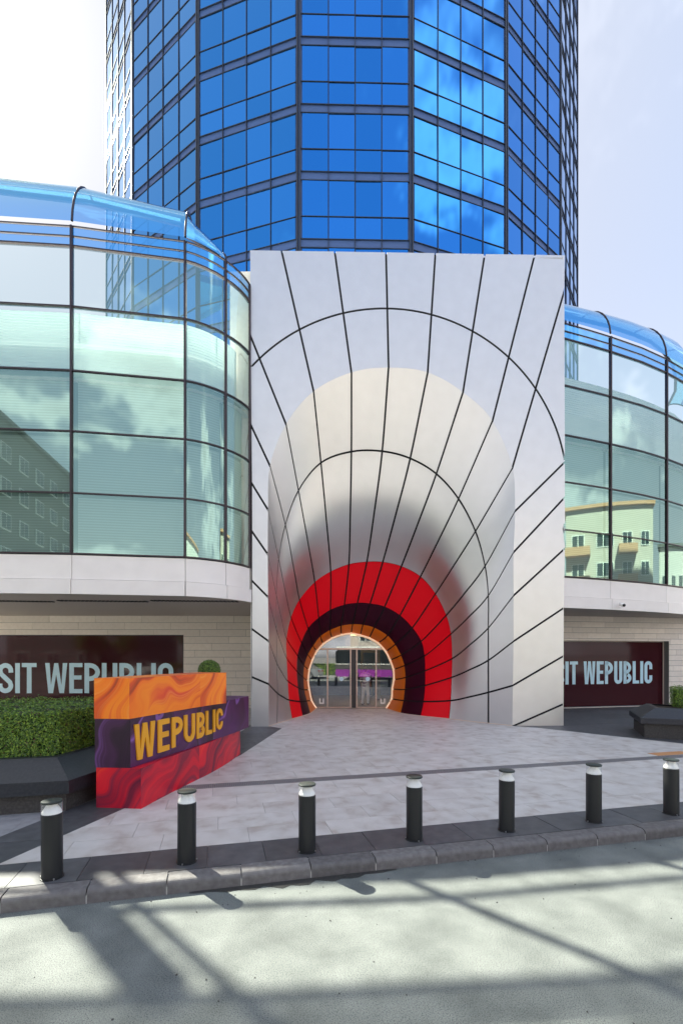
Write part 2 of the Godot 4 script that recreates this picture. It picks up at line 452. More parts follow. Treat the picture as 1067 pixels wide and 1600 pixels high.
func loft_normal(u: float, w: float) -> Vector3:
	var e := .01
	var w0 := maxf(w - e, 0.0); var w1 := minf(w + e, 6.0)
	var u0 := maxf(u - e, 0.0); var u1 := minf(u + e, 20.0)
	var q := loft(u, w)
	var m := (loft(u1, w) - loft(u0, w)).cross(loft(u, w1) - loft(u, w0)).normalized()
	return m if m.dot(Vector3(.8, 1.6, q.z + 4.0) - q) > 0 else -m

func front3(q: Vector2) -> Vector3:
	return v(q.x, q.y, front_depth(q.x))

func build_portal() -> void:
	var base := v(1.9, 0, 16.5)
	var t := thing("entrance_portal", base, "tall silver funnel shaped entrance portal with black seams and red ring", "entrance")
	var gap := .029
	var out := Vector3(.0218, 0, 1).normalized()
	var o := front3(Vector2.ZERO); var ex := front3(Vector2(1, 0)) - o; var ey := Vector3.UP
	var disc := PackedVector2Array(); var disc_in := PackedVector2Array()
	# the great arc ends where it runs off the two outer edges
	for k in 121:
		var a := deg_to_rad(lerpf(-12.0, 192.0, k / 120.0))
		var dir := Vector2(cos(a), sin(a))
		disc.append(Vector2(1.339, 6.929) + dir * (5.333 + gap)); disc_in.append(Vector2(1.339, 6.929) + dir * (5.333 - gap))
		if dir.x > 0 and disc[k].x > 6.63 or dir.x < 0 and disc[k].x < -2.68:
			var away := Vector2(7.5 if dir.x > 0 else -3.5, disc[k].y)
			disc[k] = away; disc_in[k] = away
	for poly in [disc, disc_in]:
		poly.append(Vector2(-3.5, -1)); poly.append(Vector2(7.5, -1))
	var extra := strip([Vector2(4.6, -.21), Vector2(6.7, .70)], 2 * gap)
	var mats := [M.silver_panel, M.silver_panel, M.red_panel, M.plum_panel, M.orange_panel]
	for i in 20:
		# flat front face between two seams
		var a := Vector2(OUTER[2 * i], OUTER[2 * i + 1]); var b := Vector2(OUTER[2 * i + 2], OUTER[2 * i + 3])
		var poly := PackedVector2Array([a])
		if i == 7: poly.append(Vector2(-2.66, 13.897))
		if i == 13: poly.append(Vector2(6.599, 13.915))
		poly.append(b)
		for k in range(8, -1, -1):
			var q := loft(i + k / 8.0, 0)
			poly.append(Vector2(q.x, q.y))
		var pieces := [poly]
		var cuts := []
		for s in [i, i + 1]:
			if s == 0 or s == 20: continue
			var so := Vector2(OUTER[2 * s], OUTER[2 * s + 1]); var si := Vector2(RINGS[0][2 * s], RINGS[0][2 * s + 1])
			var dir := (si - so).normalized()
			cuts.append(strip([so - dir * .3, si + dir * .05], 2 * gap))
		if i == 19: cuts.append(extra)
		for cut in cuts:
			var next := []
			for q in pieces: next.append_array(Geometry2D.clip_polygons(q, cut))
			pieces = next
		var g0 := Geo.new()   # the bent panel that runs on into the funnel
		for q in pieces:
			for r in Geometry2D.intersect_polygons(q, disc_in):
				if not Geometry2D.is_polygon_clockwise(r): g0.plate(r, o, ex, ey, out, .03)
			for r in Geometry2D.clip_polygons(q, disc):
				if Geometry2D.is_polygon_clockwise(r): continue
				var g1 := Geo.new()
				g1.plate(r, o, ex, ey, out, .03)
				part("silver_panel", g1, M.silver_panel, t)
		for j in 5:
			var g := g0 if j == 0 else Geo.new()
			add_loft_panel(g, i, j, gap)
			part(["silver_panel", "silver_panel", "red_panel", "plum_panel", "orange_panel"][j], g, mats[j], t)
	# dark backing seen in the seams
	var bk := Geo.new()
	var nu := 80; var nw := 30
	var grid := []
	for a in nu + 1:
		var row := []
		for b in nw + 1:
			var u := 20.0 * a / nu; var w := 6.0 * b / nw
			row.append(loft(u, w) - loft_normal(u, w) * .04)
		grid.append(row)
	for a in nu:
		for b in nw: bk.quad(grid[a][b], grid[a + 1][b], grid[a + 1][b + 1], grid[a][b + 1])
	var rim := PackedVector2Array([Vector2(-2.62, .004), Vector2(-2.65, 13.88), Vector2(6.585, 13.9), Vector2(6.55, .004)])
	for k in range(160, -1, -1):
		var q := loft(k / 8.0, 0)
		rim.append(Vector2(q.x, maxf(q.y, .004)))
	bk.plate(rim, o - out * .035, ex, ey, out, .01)
	part("seam_backing", bk, M.joint_black, t)
	# outer box
	var g2 := Geo.new(); g2.box(v(-2.63, 6.9, 16.62), Vector3(.05, 13.8, 4.85)); part("side_wall", g2, M.silver_panel, t)
	g2 = Geo.new(); g2.box(v(6.56, 6.9, 16.75), Vector3(.05, 13.8, 4.75)); part("side_wall", g2, M.silver_panel, t)
	g2 = Geo.new(); g2.box(v(1.965, 13.86, 16.72), Vector3(9.14, .06, 4.85)); part("roof", g2, M.silver_panel, t)
	g2 = Geo.new(); g2.box(v(1.965, 8.4, 19.1), Vector3(9.1, 10.9, .06)); part("rear_wall", g2, M.silver_panel, t)
	# rim of the round opening
	var pts := []
	for k in 101: pts.append(loft(k / 5.0, 6.0) + Vector3(0, 0, .02))
	g2 = Geo.new(); g2.tube(pts, .045, 8); part("led_rim", g2, M.led_warm, t)
	# skirting profile where the funnel meets the floor
	for u in [0.0, 20.0]:
		pts = []
		for k in 49:
			var q := loft(u, k / 8.0) + loft_normal(u, k / 8.0) * .012
			pts.append(Vector3(q.x, .012, q.z))
		g2 = Geo.new(); g2.tube(pts, .014, 6); part("skirting", g2, M.cream_trim, t)

func add_loft_panel(g: Geo, i: int, j: int, gap: float) -> void:
	var w0: float = [0, 1, 3, 4, 5][j]; var w1: float = [1, 3, 4, 5, 6][j]
	var nu := 6; var nw := 14 if j == 1 else 8
	var wm := (w0 + w1) / 2
	var mid_u := (loft(i + .6, wm) - loft(i + .4, wm)).length() / .2
	var mid_w := (loft(i + .5, wm + .1) - loft(i + .5, wm - .1)).length() / .2
	var gu := gap * clampf(mid_u / .5, .55, 1.0)
	var lo_w: float = [0.0, gap, .012, .004, .004][j]; var hi_w: float = [gap, .012, .004, .004, 0.0][j]
	var P := []; var N := []
	for a in nu + 1:
		var pr := []; var nr := []
		for b in nw + 1:
			var w := lerpf(w0 + lo_w / mid_w, w1 - hi_w / mid_w, float(b) / nw)
			var here := (loft(i + .6, w) - loft(i + .4, w)).length() / .2
			var u := lerpf(i + (0.0 if i == 0 else gu / here), i + 1 - (0.0 if i == 19 else gu / here), float(a) / nu)
			pr.append(loft(u, w)); nr.append(loft_normal(u, maxf(w, .02)))
		P.append(pr); N.append(nr)
	for a in nu:
		for b in nw:
			g.smooth_tri(P[a][b], P[a + 1][b], P[a + 1][b + 1], N[a][b], N[a + 1][b], N[a + 1][b + 1])
			g.smooth_tri(P[a][b], P[a + 1][b + 1], P[a][b + 1], N[a][b], N[a + 1][b + 1], N[a][b + 1])
	var d := .03
	for b in nw:
		for a in [0, nu]: g.quad(P[a][b], P[a][b + 1], P[a][b + 1] - N[a][b + 1] * d, P[a][b] - N[a][b] * d)
	for a in nu:
		g.quad(P[a][nw], P[a + 1][nw], P[a + 1][nw] - N[a + 1][nw] * d, P[a][nw] - N[a][nw] * d)
		if j > 0: g.quad(P[a][0], P[a + 1][0], P[a + 1][0] - N[a + 1][0] * d, P[a][0] - N[a][0] * d)

func build_door() -> void:
	var t := thing("entrance_door", v(.42, 0, 19.05), "round glazed entrance with sliding glass doors at the end of the funnel", "door")
	var d := 19.05
	var post := func(x, h0, h1, w):
		var g := Geo.new(); g.box(v(x, (h0 + h1) / 2, d), Vector3(w, h1 - h0, .09)); part("frame_post", g, M.bronze_frame, t)
	for x in [-.545, 1.36]: post.call(x, .01, 2.30, .055)
	for x in [.36, .60]: post.call(x, .01, 2.30, .055)
	var g0 := Geo.new(); g0.box(v(.42, 2.335, d), Vector3(3.3, .065, .11)); part("transom", g0, M.bronze_frame, t)
	for s in [[-1.35, -.5725], [-.5175, .3325], [.6275, 1.3325], [1.3875, 2.1]]:
		var g := Geo.new(); g.box(v((s[0] + s[1]) / 2, .035, d), Vector3(s[1] - s[0], .05, .07)); part("sill_rail", g, M.bronze_frame, t)
	for s in [[-1.35, -.575, d], [-.515, .33, d + .01], [.63, 1.33, d + .05], [1.39, 2.1, d]]:
		var g := Geo.new(); g.box(v((s[0] + s[1]) / 2, 1.18, s[2]), Vector3(s[1] - s[0], 2.22, .012)); part("door_pane", g, M.clear_glass, t)
	var g1 := Geo.new(); g1.box(v(.42, 2.72, d), Vector3(3.4, .70, .012)); part("lunette_pane", g1, M.clear_glass, t)
	g1 = Geo.new(); g1.box(v(.48, 1.16, d + .03), Vector3(.16, 2.28, .02)); part("door_edge", g1, M.lobby_dark, t)
	for x in [.0, 1.03]:
		var g := Geo.new()
		var c := PackedVector2Array()
		for k in 20: c.append(Vector2(cos(TAU * k / 20), sin(TAU * k / 20)) * .085)
		g.plate(c, v(x, 1.15, d - .012), Vector3.RIGHT, Vector3.UP, Vector3.BACK, .004)
		part("round_sticker", g, M.sky_letter, t)
	for x in [-.78, 1.62]:   # white squared U marks low on the side panes
		var g := Geo.new()
		g.box(v(x - .07, .28, d - .012), Vector3(.045, .2, .004)); g.box(v(x + .07, .28, d - .012), Vector3(.045, .2, .004)); g.box(v(x, .2, d - .012), Vector3(.094, .045, .004))
		part("pane_mark", g, M.reflector_white, t)
	var lamp := OmniLight3D.new()
	lamp.name = "rim_light"
	lamp.light_color = Color(1.0, .80, .62); lamp.light_energy = .006; lamp.light_size = .3; lamp.omni_range = 12; lamp.shadow_enabled = true
	lamp.position = v(.4, 2.6, 18.6)
	add_child(lamp)
	# lobby behind the glass
	var l := setting("lobby", v(1, 0, 23))
	for s in [[1.5, -.02, 23.2, 9.0, .03, 8.1, "lobby_floor", M.grey_slab_0], [1.5, 3.1, 23.2, 9.0, .1, 8.1, "lobby_ceiling", M.lobby_tan], [1.5, 1.55, 27.3, 9.0, 3.1, .1, "lobby_wall", M.lobby_tan], [-3.05, 1.55, 23.2, .1, 3.1, 8.1, "lobby_wall", M.lobby_tan], [6.05, 1.55, 23.2, .1, 3.1, 8.1, "lobby_wall", M.lobby_dark]]:
		var g := Geo.new(); g.box(v(s[0], s[1], s[2]), Vector3(s[3], s[4], s[5])); part(s[6], g, s[7], l)
	var cl := thing("ceiling_light", v(1.0, 3.0, 21.2), "warm square ceiling light inside the lobby behind the glass doors", "lamp")
	g1 = Geo.new(); g1.box(v(1.0, 3.02, 21.2), Vector3(1.3, .05, 1.3)); part("housing", g1, M.bronze_frame, cl)
	g1 = Geo.new(); g1.box(v(1.0, 2.985, 21.2), Vector3(1.2, .02, 1.2)); part("glowing_panel", g1, M.lamp_warm, cl)
	var al := AreaLight3D.new()
	al.name = "lobby_light"
	al.area_size = Vector2(1.2, 1.2); al.light_color = Color(1.0, .78, .52); al.light_energy = .16; al.area_range = 15; al.shadow_enabled = true
	add_child(al)
	al.look_at_from_position(v(1.0, 2.96, 21.2), v(1.0, 0, 21.2), Vector3.BACK)
	g1 = Geo.new()
	g1.box(v(.95, 1.1, 22.6), Vector3(.12, 2.2, .2)); g1.box(v(1.75, 1.1, 22.6), Vector3(.12, 2.2, .2)); g1.box(v(1.35, 2.3, 22.6), Vector3(.92, .2, .2))
	var det := thing("walk_through_gate", v(1.35, 0, 22.6), "dark walk through gate standing inside the glass doors", "gate")
	part("gate_frame", g1, M.lobby_dark, det)

# ---------------------------------------------------------------- glass wings
func offset_path(path: Array, k: float) -> Array:   # moved inwards (away from the street)
	var o := []
	for i in path.size():
		var d: Vector2 = (path[mini(i + 1, path.size() - 1)] - path[maxi(i - 1, 0)]).normalized()
		o.append(path[i] + Vector2(-d.y, d.x) * k)
	return o

func sheet(g: Geo, path: Array, h0: float, h1: float, back := 0.0) -> void:
	var nn := []
	for i in path.size():
		var d: Vector2 = (path[mini(i + 1, path.size() - 1)] - path[maxi(i - 1, 0)]).normalized()
		nn.append(v(d.y, 0, -d.x))
	for i in path.size() - 1:
		var a := v(path[i].x, h0, path[i].y); var b := v(path[i + 1].x, h0, path[i + 1].y)
		var c := v(path[i + 1].x, h1, path[i + 1].y); var e := v(path[i].x, h1, path[i].y)
		g.smooth_tri(a, b, c, nn[i], nn[i + 1], nn[i + 1]); g.smooth_tri(a, c, e, nn[i], nn[i + 1], nn[i])
		if back > 0.0:
			var k: Vector3 = -nn[i] * back; var m: Vector3 = -nn[i + 1] * back
			g.quad(e, c, c + m, e + k); g.quad(a, b, b + m, a + k)
			if i == 0: g.quad(a, e, e + k, a + k)
			if i == path.size() - 2: g.quad(b, c, c + m, b + m)

func inset_ends(path: Array, k: float) -> Array:
	var o := path.duplicate()
	o[0] = path[0] + (path[1] - path[0]).normalized() * k
	var e := path.size() - 1
	o[e] = path[e] + (path[e - 1] - path[e]).normalized() * k
	return o

const ROWS := [4.64, 6.16, 7.71, 9.23, 10.84, 12.36, 12.60, 12.85]

func build_wing(t: Node3D, bays: Array, crown: Array, screen_top: float) -> void:
	for bi in bays.size():
		var path: Array = bays[bi]
		# stone-coloured fascia in two courses
		var g := Geo.new(); sheet(g, inset_ends(path, .008), 4.0, 4.60, .05); part("fascia_panel", g, M.fascia_panel, t)
		g = Geo.new(); sheet(g, inset_ends(offset_path(path, -.06), .006), 3.62, 3.985, .09); part("fascia_panel", g, M.fascia_panel, t)
		# rails and panes
		for r in ROWS.size():
			g = Geo.new(); sheet(g, offset_path(path, -.03), ROWS[r] - (.017 if r < 6 else .009), ROWS[r] + (.017 if r < 6 else .009), .10 if r < 6 else .04); part("transom_rail", g, M.mullion_dark, t)
			if r < ROWS.size() - 1:
				g = Geo.new(); sheet(g, inset_ends(path, .03), ROWS[r] + .024, ROWS[r + 1] - .024); part("glass_pane", g, M.green_glass if r < 5 else M.crown_glass, t)
		var e: Vector2 = path[path.size() - 1]
		g = Geo.new(); g.box(v(e.x, 8.75, e.y), Vector3(.05, 8.2, .12)); part("mullion", g, M.mullion_dark, t)
		# woven blinds behind the lower rows
		for r in 3:
			g = Geo.new(); sheet(g, inset_ends(offset_path(path, .24), .06), ROWS[r] + .04, ROWS[r + 1] - .04); part("blind", g, M.blind_green, t)
		# inner wall and the white slats of the upper rows
		g = Geo.new(); sheet(g, offset_path(path, .30), 3.66, 9.34); part("inner_wall", g, M.inner_green, t)
		g = Geo.new()
		var sp := offset_path(path, .45)
		var h := 9.36
		while h < screen_top:
			sheet(g, sp, h, h + .066, .006); h += .074
		var sl := part("slat_screen", g, M.slat_white, t); sl.set_meta("kind", "stuff")
		g = Geo.new(); sheet(g, offset_path(path, .62), 9.34, 10.3); part("parapet", g, M.white_render, t)
		# roof slab
		g = Geo.new()
		for i in path.size() - 1:
			var a: Vector2 = offset_path(path, .1)[i]; var b: Vector2 = offset_path(path, .1)[i + 1]
			g.quad(v(a.x, 9.34, a.y), v(b.x, 9.34, b.y), v(b.x, 9.34, 24), v(a.x, 9.34, 24))
			g.quad(v(a.x, 9.1, a.y), v(b.x, 9.1, b.y), v(b.x, 9.1, 24), v(a.x, 9.1, 24))
		part("roof_slab", g, M.white_render, t)
		g = Geo.new()
		for i in path.size() - 1:
			var a: Vector2 = path[i]; var b: Vector2 = path[i + 1]
			g.quad(v(a.x, 3.63, a.y), v(b.x, 3.63, b.y), v(b.x, 3.63, 22), v(a.x, 3.63, 22))
		part("soffit", g, M.soffit_grey, t)
		# rolled crown of blue glass, with a rib at the bay's end
		if bi < crown.size():
			var n := 9
			var rows := []
			for i in path.size():
				var top: float = lerpf(crown[bi][0], crown[bi][1], float(i) / (path.size() - 1))
				var row := []
				var d: Vector2 = (path[mini(i + 1, path.size() - 1)] - path[maxi(i - 1, 0)]).normalized()
				var back := v(-d.y, 0, d.x)
				for k in n + 1:
					var a := deg_to_rad(4 + 92.0 * k / n)
					row.append(v(path[i].x, 12.875, path[i].y) + back * 1.15 * minf(1.0, top / 1.2) * (1 - cos(a)) + Vector3.UP * top * sin(a))
				rows.append(row)
			g = Geo.new()
			for i in path.size() - 1:
				for k in n:
					var n0: Vector3 = (rows[i][k + 1] - rows[i][maxi(k - 1, 0)]).cross(rows[i + 1][k] - rows[i][k]).normalized()
					var n1: Vector3 = (rows[i][mini(k + 2, n)] - rows[i][k]).cross(rows[i + 1][k] - rows[i][k]).normalized()
					if n0.z < 0 and n0.y < 0: n0 = -n0
					if n1.dot(n0) < 0: n1 = -n1
					g.smooth_tri(rows[i][k], rows[i + 1][k], rows[i + 1][k + 1], n0, n0, n1)
					g.smooth_tri(rows[i][k], rows[i + 1][k + 1], rows[i][k + 1], n0, n1, n1)
			part("crown_pane", g, M.crown_glass, t)
			g = Geo.new(); g.tube(rows[path.size() - 1], .03, 6); part("crown_rib", g, M.mullion_dark, t)
			var ridge := []
			for i in path.size(): ridge.append(rows[i][n])
			g = Geo.new(); g.tube(ridge, .06, 8); part("crown_ridge", g, M.mullion_dark, t)
			var mid := []
			for i in path.size(): mid.append(rows[i][4] + v(0, -.03, .04))
			g = Geo.new(); g.tube(mid, .018, 6); part("crown_rail", g, M.bolt_steel, t)

# stone courses on a wall from a to b, leaving out the opening [s0, s1, h0, h1] measured along the wall
func stone_wall(t: Node3D, a: Vector2, b: Vector2, top: float, course: float, length: float, hole: Array) -> void:
	var along := (b - a).normalized(); var L := a.distance_to(b)
	var ex := v(along.x, 0, along.y); var out := v(along.y, 0, -along.x)
	var core := Geo.new()
	var o := v(a.x, 0, a.y)
	var back := [rect(0, 0, hole[0], top), rect(hole[1], 0, L, top), rect(hole[0], hole[3], hole[1], top)]
	if hole[2] > .02: back.append(rect(hole[0], 0, hole[1], hole[2]))
	for r in back: core.plate(r, o - out * .02, ex, Vector3.UP, out, .3)
	part("wall_core", core, M.mortar, t)
	var h := top; var row := 0
	while h > .02:
		var h0 := maxf(h - course, 0.0)
		var s := -fmod(row * length * .37, length)
		while s < L:
			var pieces := [rect(maxf(s, 0) + .006, h0 + .006, minf(s + length, L) - .006, h - .006)]
			if minf(s + length, L) - maxf(s, 0) < .05: pieces = []
			var keep := []
			for q in pieces: keep.append_array(Geometry2D.clip_polygons(q, rect(hole[0], hole[2], hole[1], hole[3])))
			for q in keep:
				var g := Geo.new(); g.plate(q, o + out * rng.randf_range(0, .003), ex, Vector3.UP, out, .02)
				part("stone_block", g, M["cream_stone_%d" % rng.randi_range(0, 3)], t)
			s += length
		h = h0; row += 1

func display_window(t: Node3D, a: Vector2, b: Vector2, hole: Array, recess: float, text: String, right: float, base_h: float, cap: float, widths: float) -> void:
	var along := (b - a).normalized()
	var ex := v(along.x, 0, along.y); var out := v(along.y, 0, -along.x)
	var o := v(a.x, 0, a.y) - out * recess
	var g := Geo.new()
	g.plate(rect(hole[0], hole[2], hole[1], hole[3]), o, ex, Vector3.UP, out, .02)
	var win := part("display_window", g, M.maroon_film, t)
	g = Geo.new()
	for r in [rect(hole[0] - .02, hole[2] - .04, hole[1] + .02, hole[2]), rect(hole[1] - .03, hole[2], hole[1], hole[3]), rect(hole[0], hole[3] - .03, hole[1] - .03, hole[3])]:
		g.plate(r, o + out * .03, ex, Vector3.UP, out, .06)
	part("window_frame", g, M.cream_trim if recess > .1 else M.mullion_dark, win)
	# lettering runs leftwards from its right edge
	var x := right
	for k in range(text.length() - 1, -1, -1):
		var ch := text[k]
		if ch == " ":
			x -= .22 * cap; continue
		var s := .155
		var w: float = {"I": s, "W": .60, "L": .34, "E": .36, "T": .40, "V": .46}.get(ch, .42) * widths
		if ch == "I": w = s
		g = Geo.new()
		for q in glyph(ch, w, s):
			var pl := PackedVector2Array()
			for c in q: pl.append(Vector2(x - w * cap + c.x * cap, base_h + c.y * cap))
			g.plate(pl, o + out * .006, ex, Vector3.UP, out, .004)
		part("letter", g, M.sky_letter, win)
		x -= w * cap + .065 * cap

func build_wings() -> void:
	var V := func(a): return Vector2(a[0], a[1])
	var left := thing("glass_office_wing", v(-9, 0, 17), "curved green glass wing with pale fascia on the left of the portal", "building", "glass wings beside the portal")
	var bays := []
	for b in [[[-17.5, 12.1], [-14.9, 11.9]], [[-14.9, 11.9], [-12.2, 11.85]], [[-12.2, 11.85], [-9.48, 11.95]], [[-9.48, 11.95], [-6.76, 12.15]], [[-6.76, 12.15], [-4.06, 12.6]], [[-4.06, 12.6], [-3.84, 12.69], [-3.60, 12.83], [-3.36, 13.01], [-3.15, 13.22]], [[-3.15, 13.22], [-2.99, 13.41], [-2.85, 13.62], [-2.74, 13.84], [-2.66, 14.08]]]:
		bays.append(b.map(V))
	build_wing(left, bays, [[1.9, 1.9], [1.9, 1.9], [1.9, 1.9], [1.9, 1.75], [1.75, 1.45], [1.45, .3]], 10.95)
	var ret := Geo.new(); ret.box(v(-2.98, 8.55, 14.75), Vector3(.62, 9.75, .9)); part("return_wall", ret, M.cream_stone_2, left)
	# high roof canopy over the far end of the wing, whose shade lies across the road
	var cn := Geo.new(); cn.plate(PackedVector2Array([Vector2(-31, -18), Vector2(-13.3, -18), Vector2(-17.0, -23.3), Vector2(-31, -23.3)]), v(0, 30.2, 0), Vector3.RIGHT, Vector3.BACK, Vector3.UP, .5); part("roof_canopy", cn, M.white_render, left)
	cn = Geo.new(); cn.box(v(-10.75, 11.4, 12.75), Vector3(.30, 4.1, .30)); part("roof_post", cn, M.mullion_dark, left)
	for x in [-30.0, -24.0]:
		cn = Geo.new(); cn.box(v(x, 19.5, 22.0), Vector3(.4, 20.4, .4)); part("canopy_post", cn, M.mullion_dark, left)
	var hole := [.5, 8.84, .06, 2.88]
	var a := Vector2(-15, 18.9); var b := Vector2(-2.6, 18.9)
	stone_wall(left, a, b, 3.63, .27, 1.8, hole)
	display_window(left, a, b, hole, .04, "VISIT WEPUBLIC", 8.43, .60, 1.18, 1.22)
	for s in [-10.6, -7.9, -5.3]:
		var g := Geo.new()
		for k in 22: g.box(v(s + k * .11, 3.615, 13.6 + .012 * k), Vector3(.07, .02, .22))
		part("soffit_grille", g, M.grille_dark, left)
	var right := thing("glass_office_wing", v(12, 0, 20), "curved green glass wing with pale fascia on the right of the portal", "building", "glass wings beside the portal")
	bays = []
	for q in [[[6.65, 15.5], [7.29, 15.72], [8.2, 16.04], [9.09, 16.37]], [[9.09, 16.37], [10.5, 16.95], [11.81, 17.6]], [[11.81, 17.6], [13.1, 18.35], [14.3, 19.3]], [[14.3, 19.3], [15.4, 20.3], [16.3, 21.4]], [[16.3, 21.4], [17.1, 22.6], [17.7, 24]]]:
		bays.append(q.map(V))
	build_wing(right, bays, [[1.2, 1.4], [1.4, 1.65], [1.65, 1.9], [1.9, 1.9], [1.9, 1.9]], 11.4)
	hole = [.3, 8.05, .03, 2.66]
	a = Vector2(5.6, 18.28); b = Vector2(17.5, 20.78)
	stone_wall(right, a, b, 3.63, .22, 1.08, hole)
	display_window(right, a, b, hole, .28, "VISIT WEPUBLIC", 7.5, .92, .92, .98)
	# security camera under the right fascia
	var cam := thing("security_camera", v(9.42, 3.78, 16.35), "small white security camera fixed to the right fascia", "camera")
	var c := Geo.new(); c.box(v(9.42, 3.80, 16.32), Vector3(.10, .10, .10)); part("mount", c, M.reflector_white, cam)
	c = Geo.new(); c.tube([v(9.42, 3.77, 16.28), v(9.36, 3.74, 16.06)], .05, 12); part("housing", c, M.reflector_white, cam)
	c = Geo.new(); c.lathe([Vector2(0, -.05), Vector2(.035, -.037), Vector2(.05, 0), Vector2(.035, .037), Vector2(0, .05)], 12, v(9.36, 3.74, 16.05)); part("lens", c, M.tyre, cam)

# ---------------------------------------------------------------- tower
func build_tower() -> void:
	var t := thing("glass_tower", v(.5, 0, 44), "many sided blue mirror glass office tower behind the portal", "tower")
	var C := [Vector2(-19.1, 40.1), Vector2(-16.8, 34.7), Vector2(-12.94, 30.09), Vector2(-7.923, 26.80), Vector2(-2.212, 25.15), Vector2(3.627, 25.27), Vector2(9.22, 27.18), Vector2(13.83, 30.66), Vector2(17.2, 35.4), Vector2(19.2, 40.9)]
	var rear := [Vector2(18.6, 52), Vector2(10, 61), Vector2(-9, 61), Vector2(-18.5, 52)]
	var core := Geo.new()
	var ring := C + rear
	for i in ring.size():
		var a: Vector2 = ring[i]; var b: Vector2 = ring[(i + 1) % ring.size()]
		core.quad(v(a.x, 0, a.y), v(a.x, 51.7, a.y), v(b.x, 51.7, b.y), v(b.x, 0, b.y))
	var cap := PackedVector2Array()
	for q in ring: cap.append(Vector2(q.x, -q.y))
	core.plate(cap, Vector3(0, 51.7, 0), Vector3.RIGHT, Vector3.BACK, Vector3.UP, .1)
	part("core", core, M.spandrel, t)
	var S := 3.5
	for f in C.size() - 1:
		var a: Vector2 = C[f]; var b: Vector2 = C[f + 1]
		var L := a.distance_to(b)
		var ex := v((b.x - a.x) / L, 0, (b.y - a.y) / L); var out := v((b.y - a.y) / L, 0, -(b.x - a.x) / L)
		var o := v(a.x, 0, a.y)
		var pw := (L - .30) / 4.0
		var tall := Geo.new(); tall.plate(rect(-pw / 2 + .03, .03, pw / 2 - .03, 1.85), Vector3.ZERO, Vector3.RIGHT, Vector3.UP, Vector3.BACK, .02)
		var low := Geo.new(); low.plate(rect(-pw / 2 + .03, .03, pw / 2 - .03, 1.11), Vector3.ZERO, Vector3.RIGHT, Vector3.UP, Vector3.BACK, .02)
		var tall_mesh := tall.mesh(); var low_mesh := low.mesh()
		var rest := Geo.new()
		for k in range(4, 15):
			var top := 34.2 + (k - 10) * S
			var seen := f >= 1 and f <= 7 and k >= 7 and k <= 11
			for c in 4:
				var x := .15 + pw * (c + .5)
				for kind in 2:
					var h := top - .45 - 1.88 if kind == 0 else top - S + .01
					var at := o + ex * x + out * .045 + Vector3.UP * h
					if seen and not (k == 11 and (f == 1 or f == 7)):
						# panes never sit perfectly true: a fraction of a degree either way
						var tilt := Basis(Vector3.UP, rng.randf_range(-.008, .008)) * Basis(ex, rng.randf_range(-.008, .008)) * Basis(ex, Vector3.UP, out)
						put("window_pane", tall_mesh if kind == 0 else low_mesh, M["blue_glass_%d" % rng.randi_range(0, 4)], t, Transform3D(tilt, at - t.position))
					else:
						rest.plate(rect(-pw / 2 + .03, .03, pw / 2 - .03, 1.85 if kind == 0 else 1.11), at, ex, Vector3.UP, out, .02)
		var rp := part("upper_window_panes", rest, M.blue_glass_0, t)
		rp.set_meta("kind", "stuff")
		# bars: spandrel edges, mid rails, mullions
		var bars := Geo.new()
		for k in range(4, 15):
			var top := 34.2 + (k - 10) * S
			for h in [top, top - .45, top - .45 - 1.88]:
				bars.box(o + ex * (L / 2) + out * .05 + Vector3.UP * h, Vector3(L - .1, .028, .06), Basis(ex, Vector3.UP, out))
		part("horizontal_bars", bars, M.tower_bar, t)
		for c in 5:
			var g := Geo.new()
			var w := .032 if c > 0 and c < 4 else .08
			g.box(o + ex * (.15 + pw * c if c > 0 and c < 4 else (.06 if c == 0 else L - .06)) + out * .055 + Vector3.UP * 32, Vector3(w, 39, .085), Basis(ex, Vector3.UP, out))
			part("mullion", g, M.tower_bar, t)

# ---------------------------------------------------------------- ground
const KD := Vector2(.9698, .2439)
const KO := Vector2(-2.92, 4.136)
func kerb2(s: float, t: float) -> Vector2:   # along and away from the kerb line, in plan (x, depth)
	return KO + KD * s + Vector2(-KD.y, KD.x) * t

func slab_field(parent: Node3D, zone: PackedVector2Array, t_rows: Array, length: float, mats: Array, called: String, joint := .004, s_range := [-14.0, 22.0]) -> void:
	for r in t_rows.size() - 1:
		var s: float = s_range[0] + fmod(r * length * .5 + .13 * r, length)
		while s < s_range[1]:
			var q := PackedVector2Array()
			for c in [[s + joint / 2, t_rows[r] + joint / 2], [s + length - joint / 2, t_rows[r] + joint / 2], [s + length - joint / 2, t_rows[r + 1] - joint / 2], [s + joint / 2, t_rows[r + 1] - joint / 2]]:
				q.append(kerb2(c[0], c[1]))
			for piece in Geometry2D.intersect_polygons(q, zone):
				if piece.size() < 3: continue
				var area := 0.0
				for k in piece.size(): area += piece[k].cross(piece[(k + 1) % piece.size()])
				if absf(area) < .01: continue
				var g := Geo.new()
				g.plate(piece, Vector3(0, rng.randf_range(-.0012, .0012), 0), Vector3.RIGHT, Vector3.FORWARD, Vector3.UP, .02)
				part(called, g, mats[rng.randi_range(0, mats.size() - 1)], parent)
			s += length

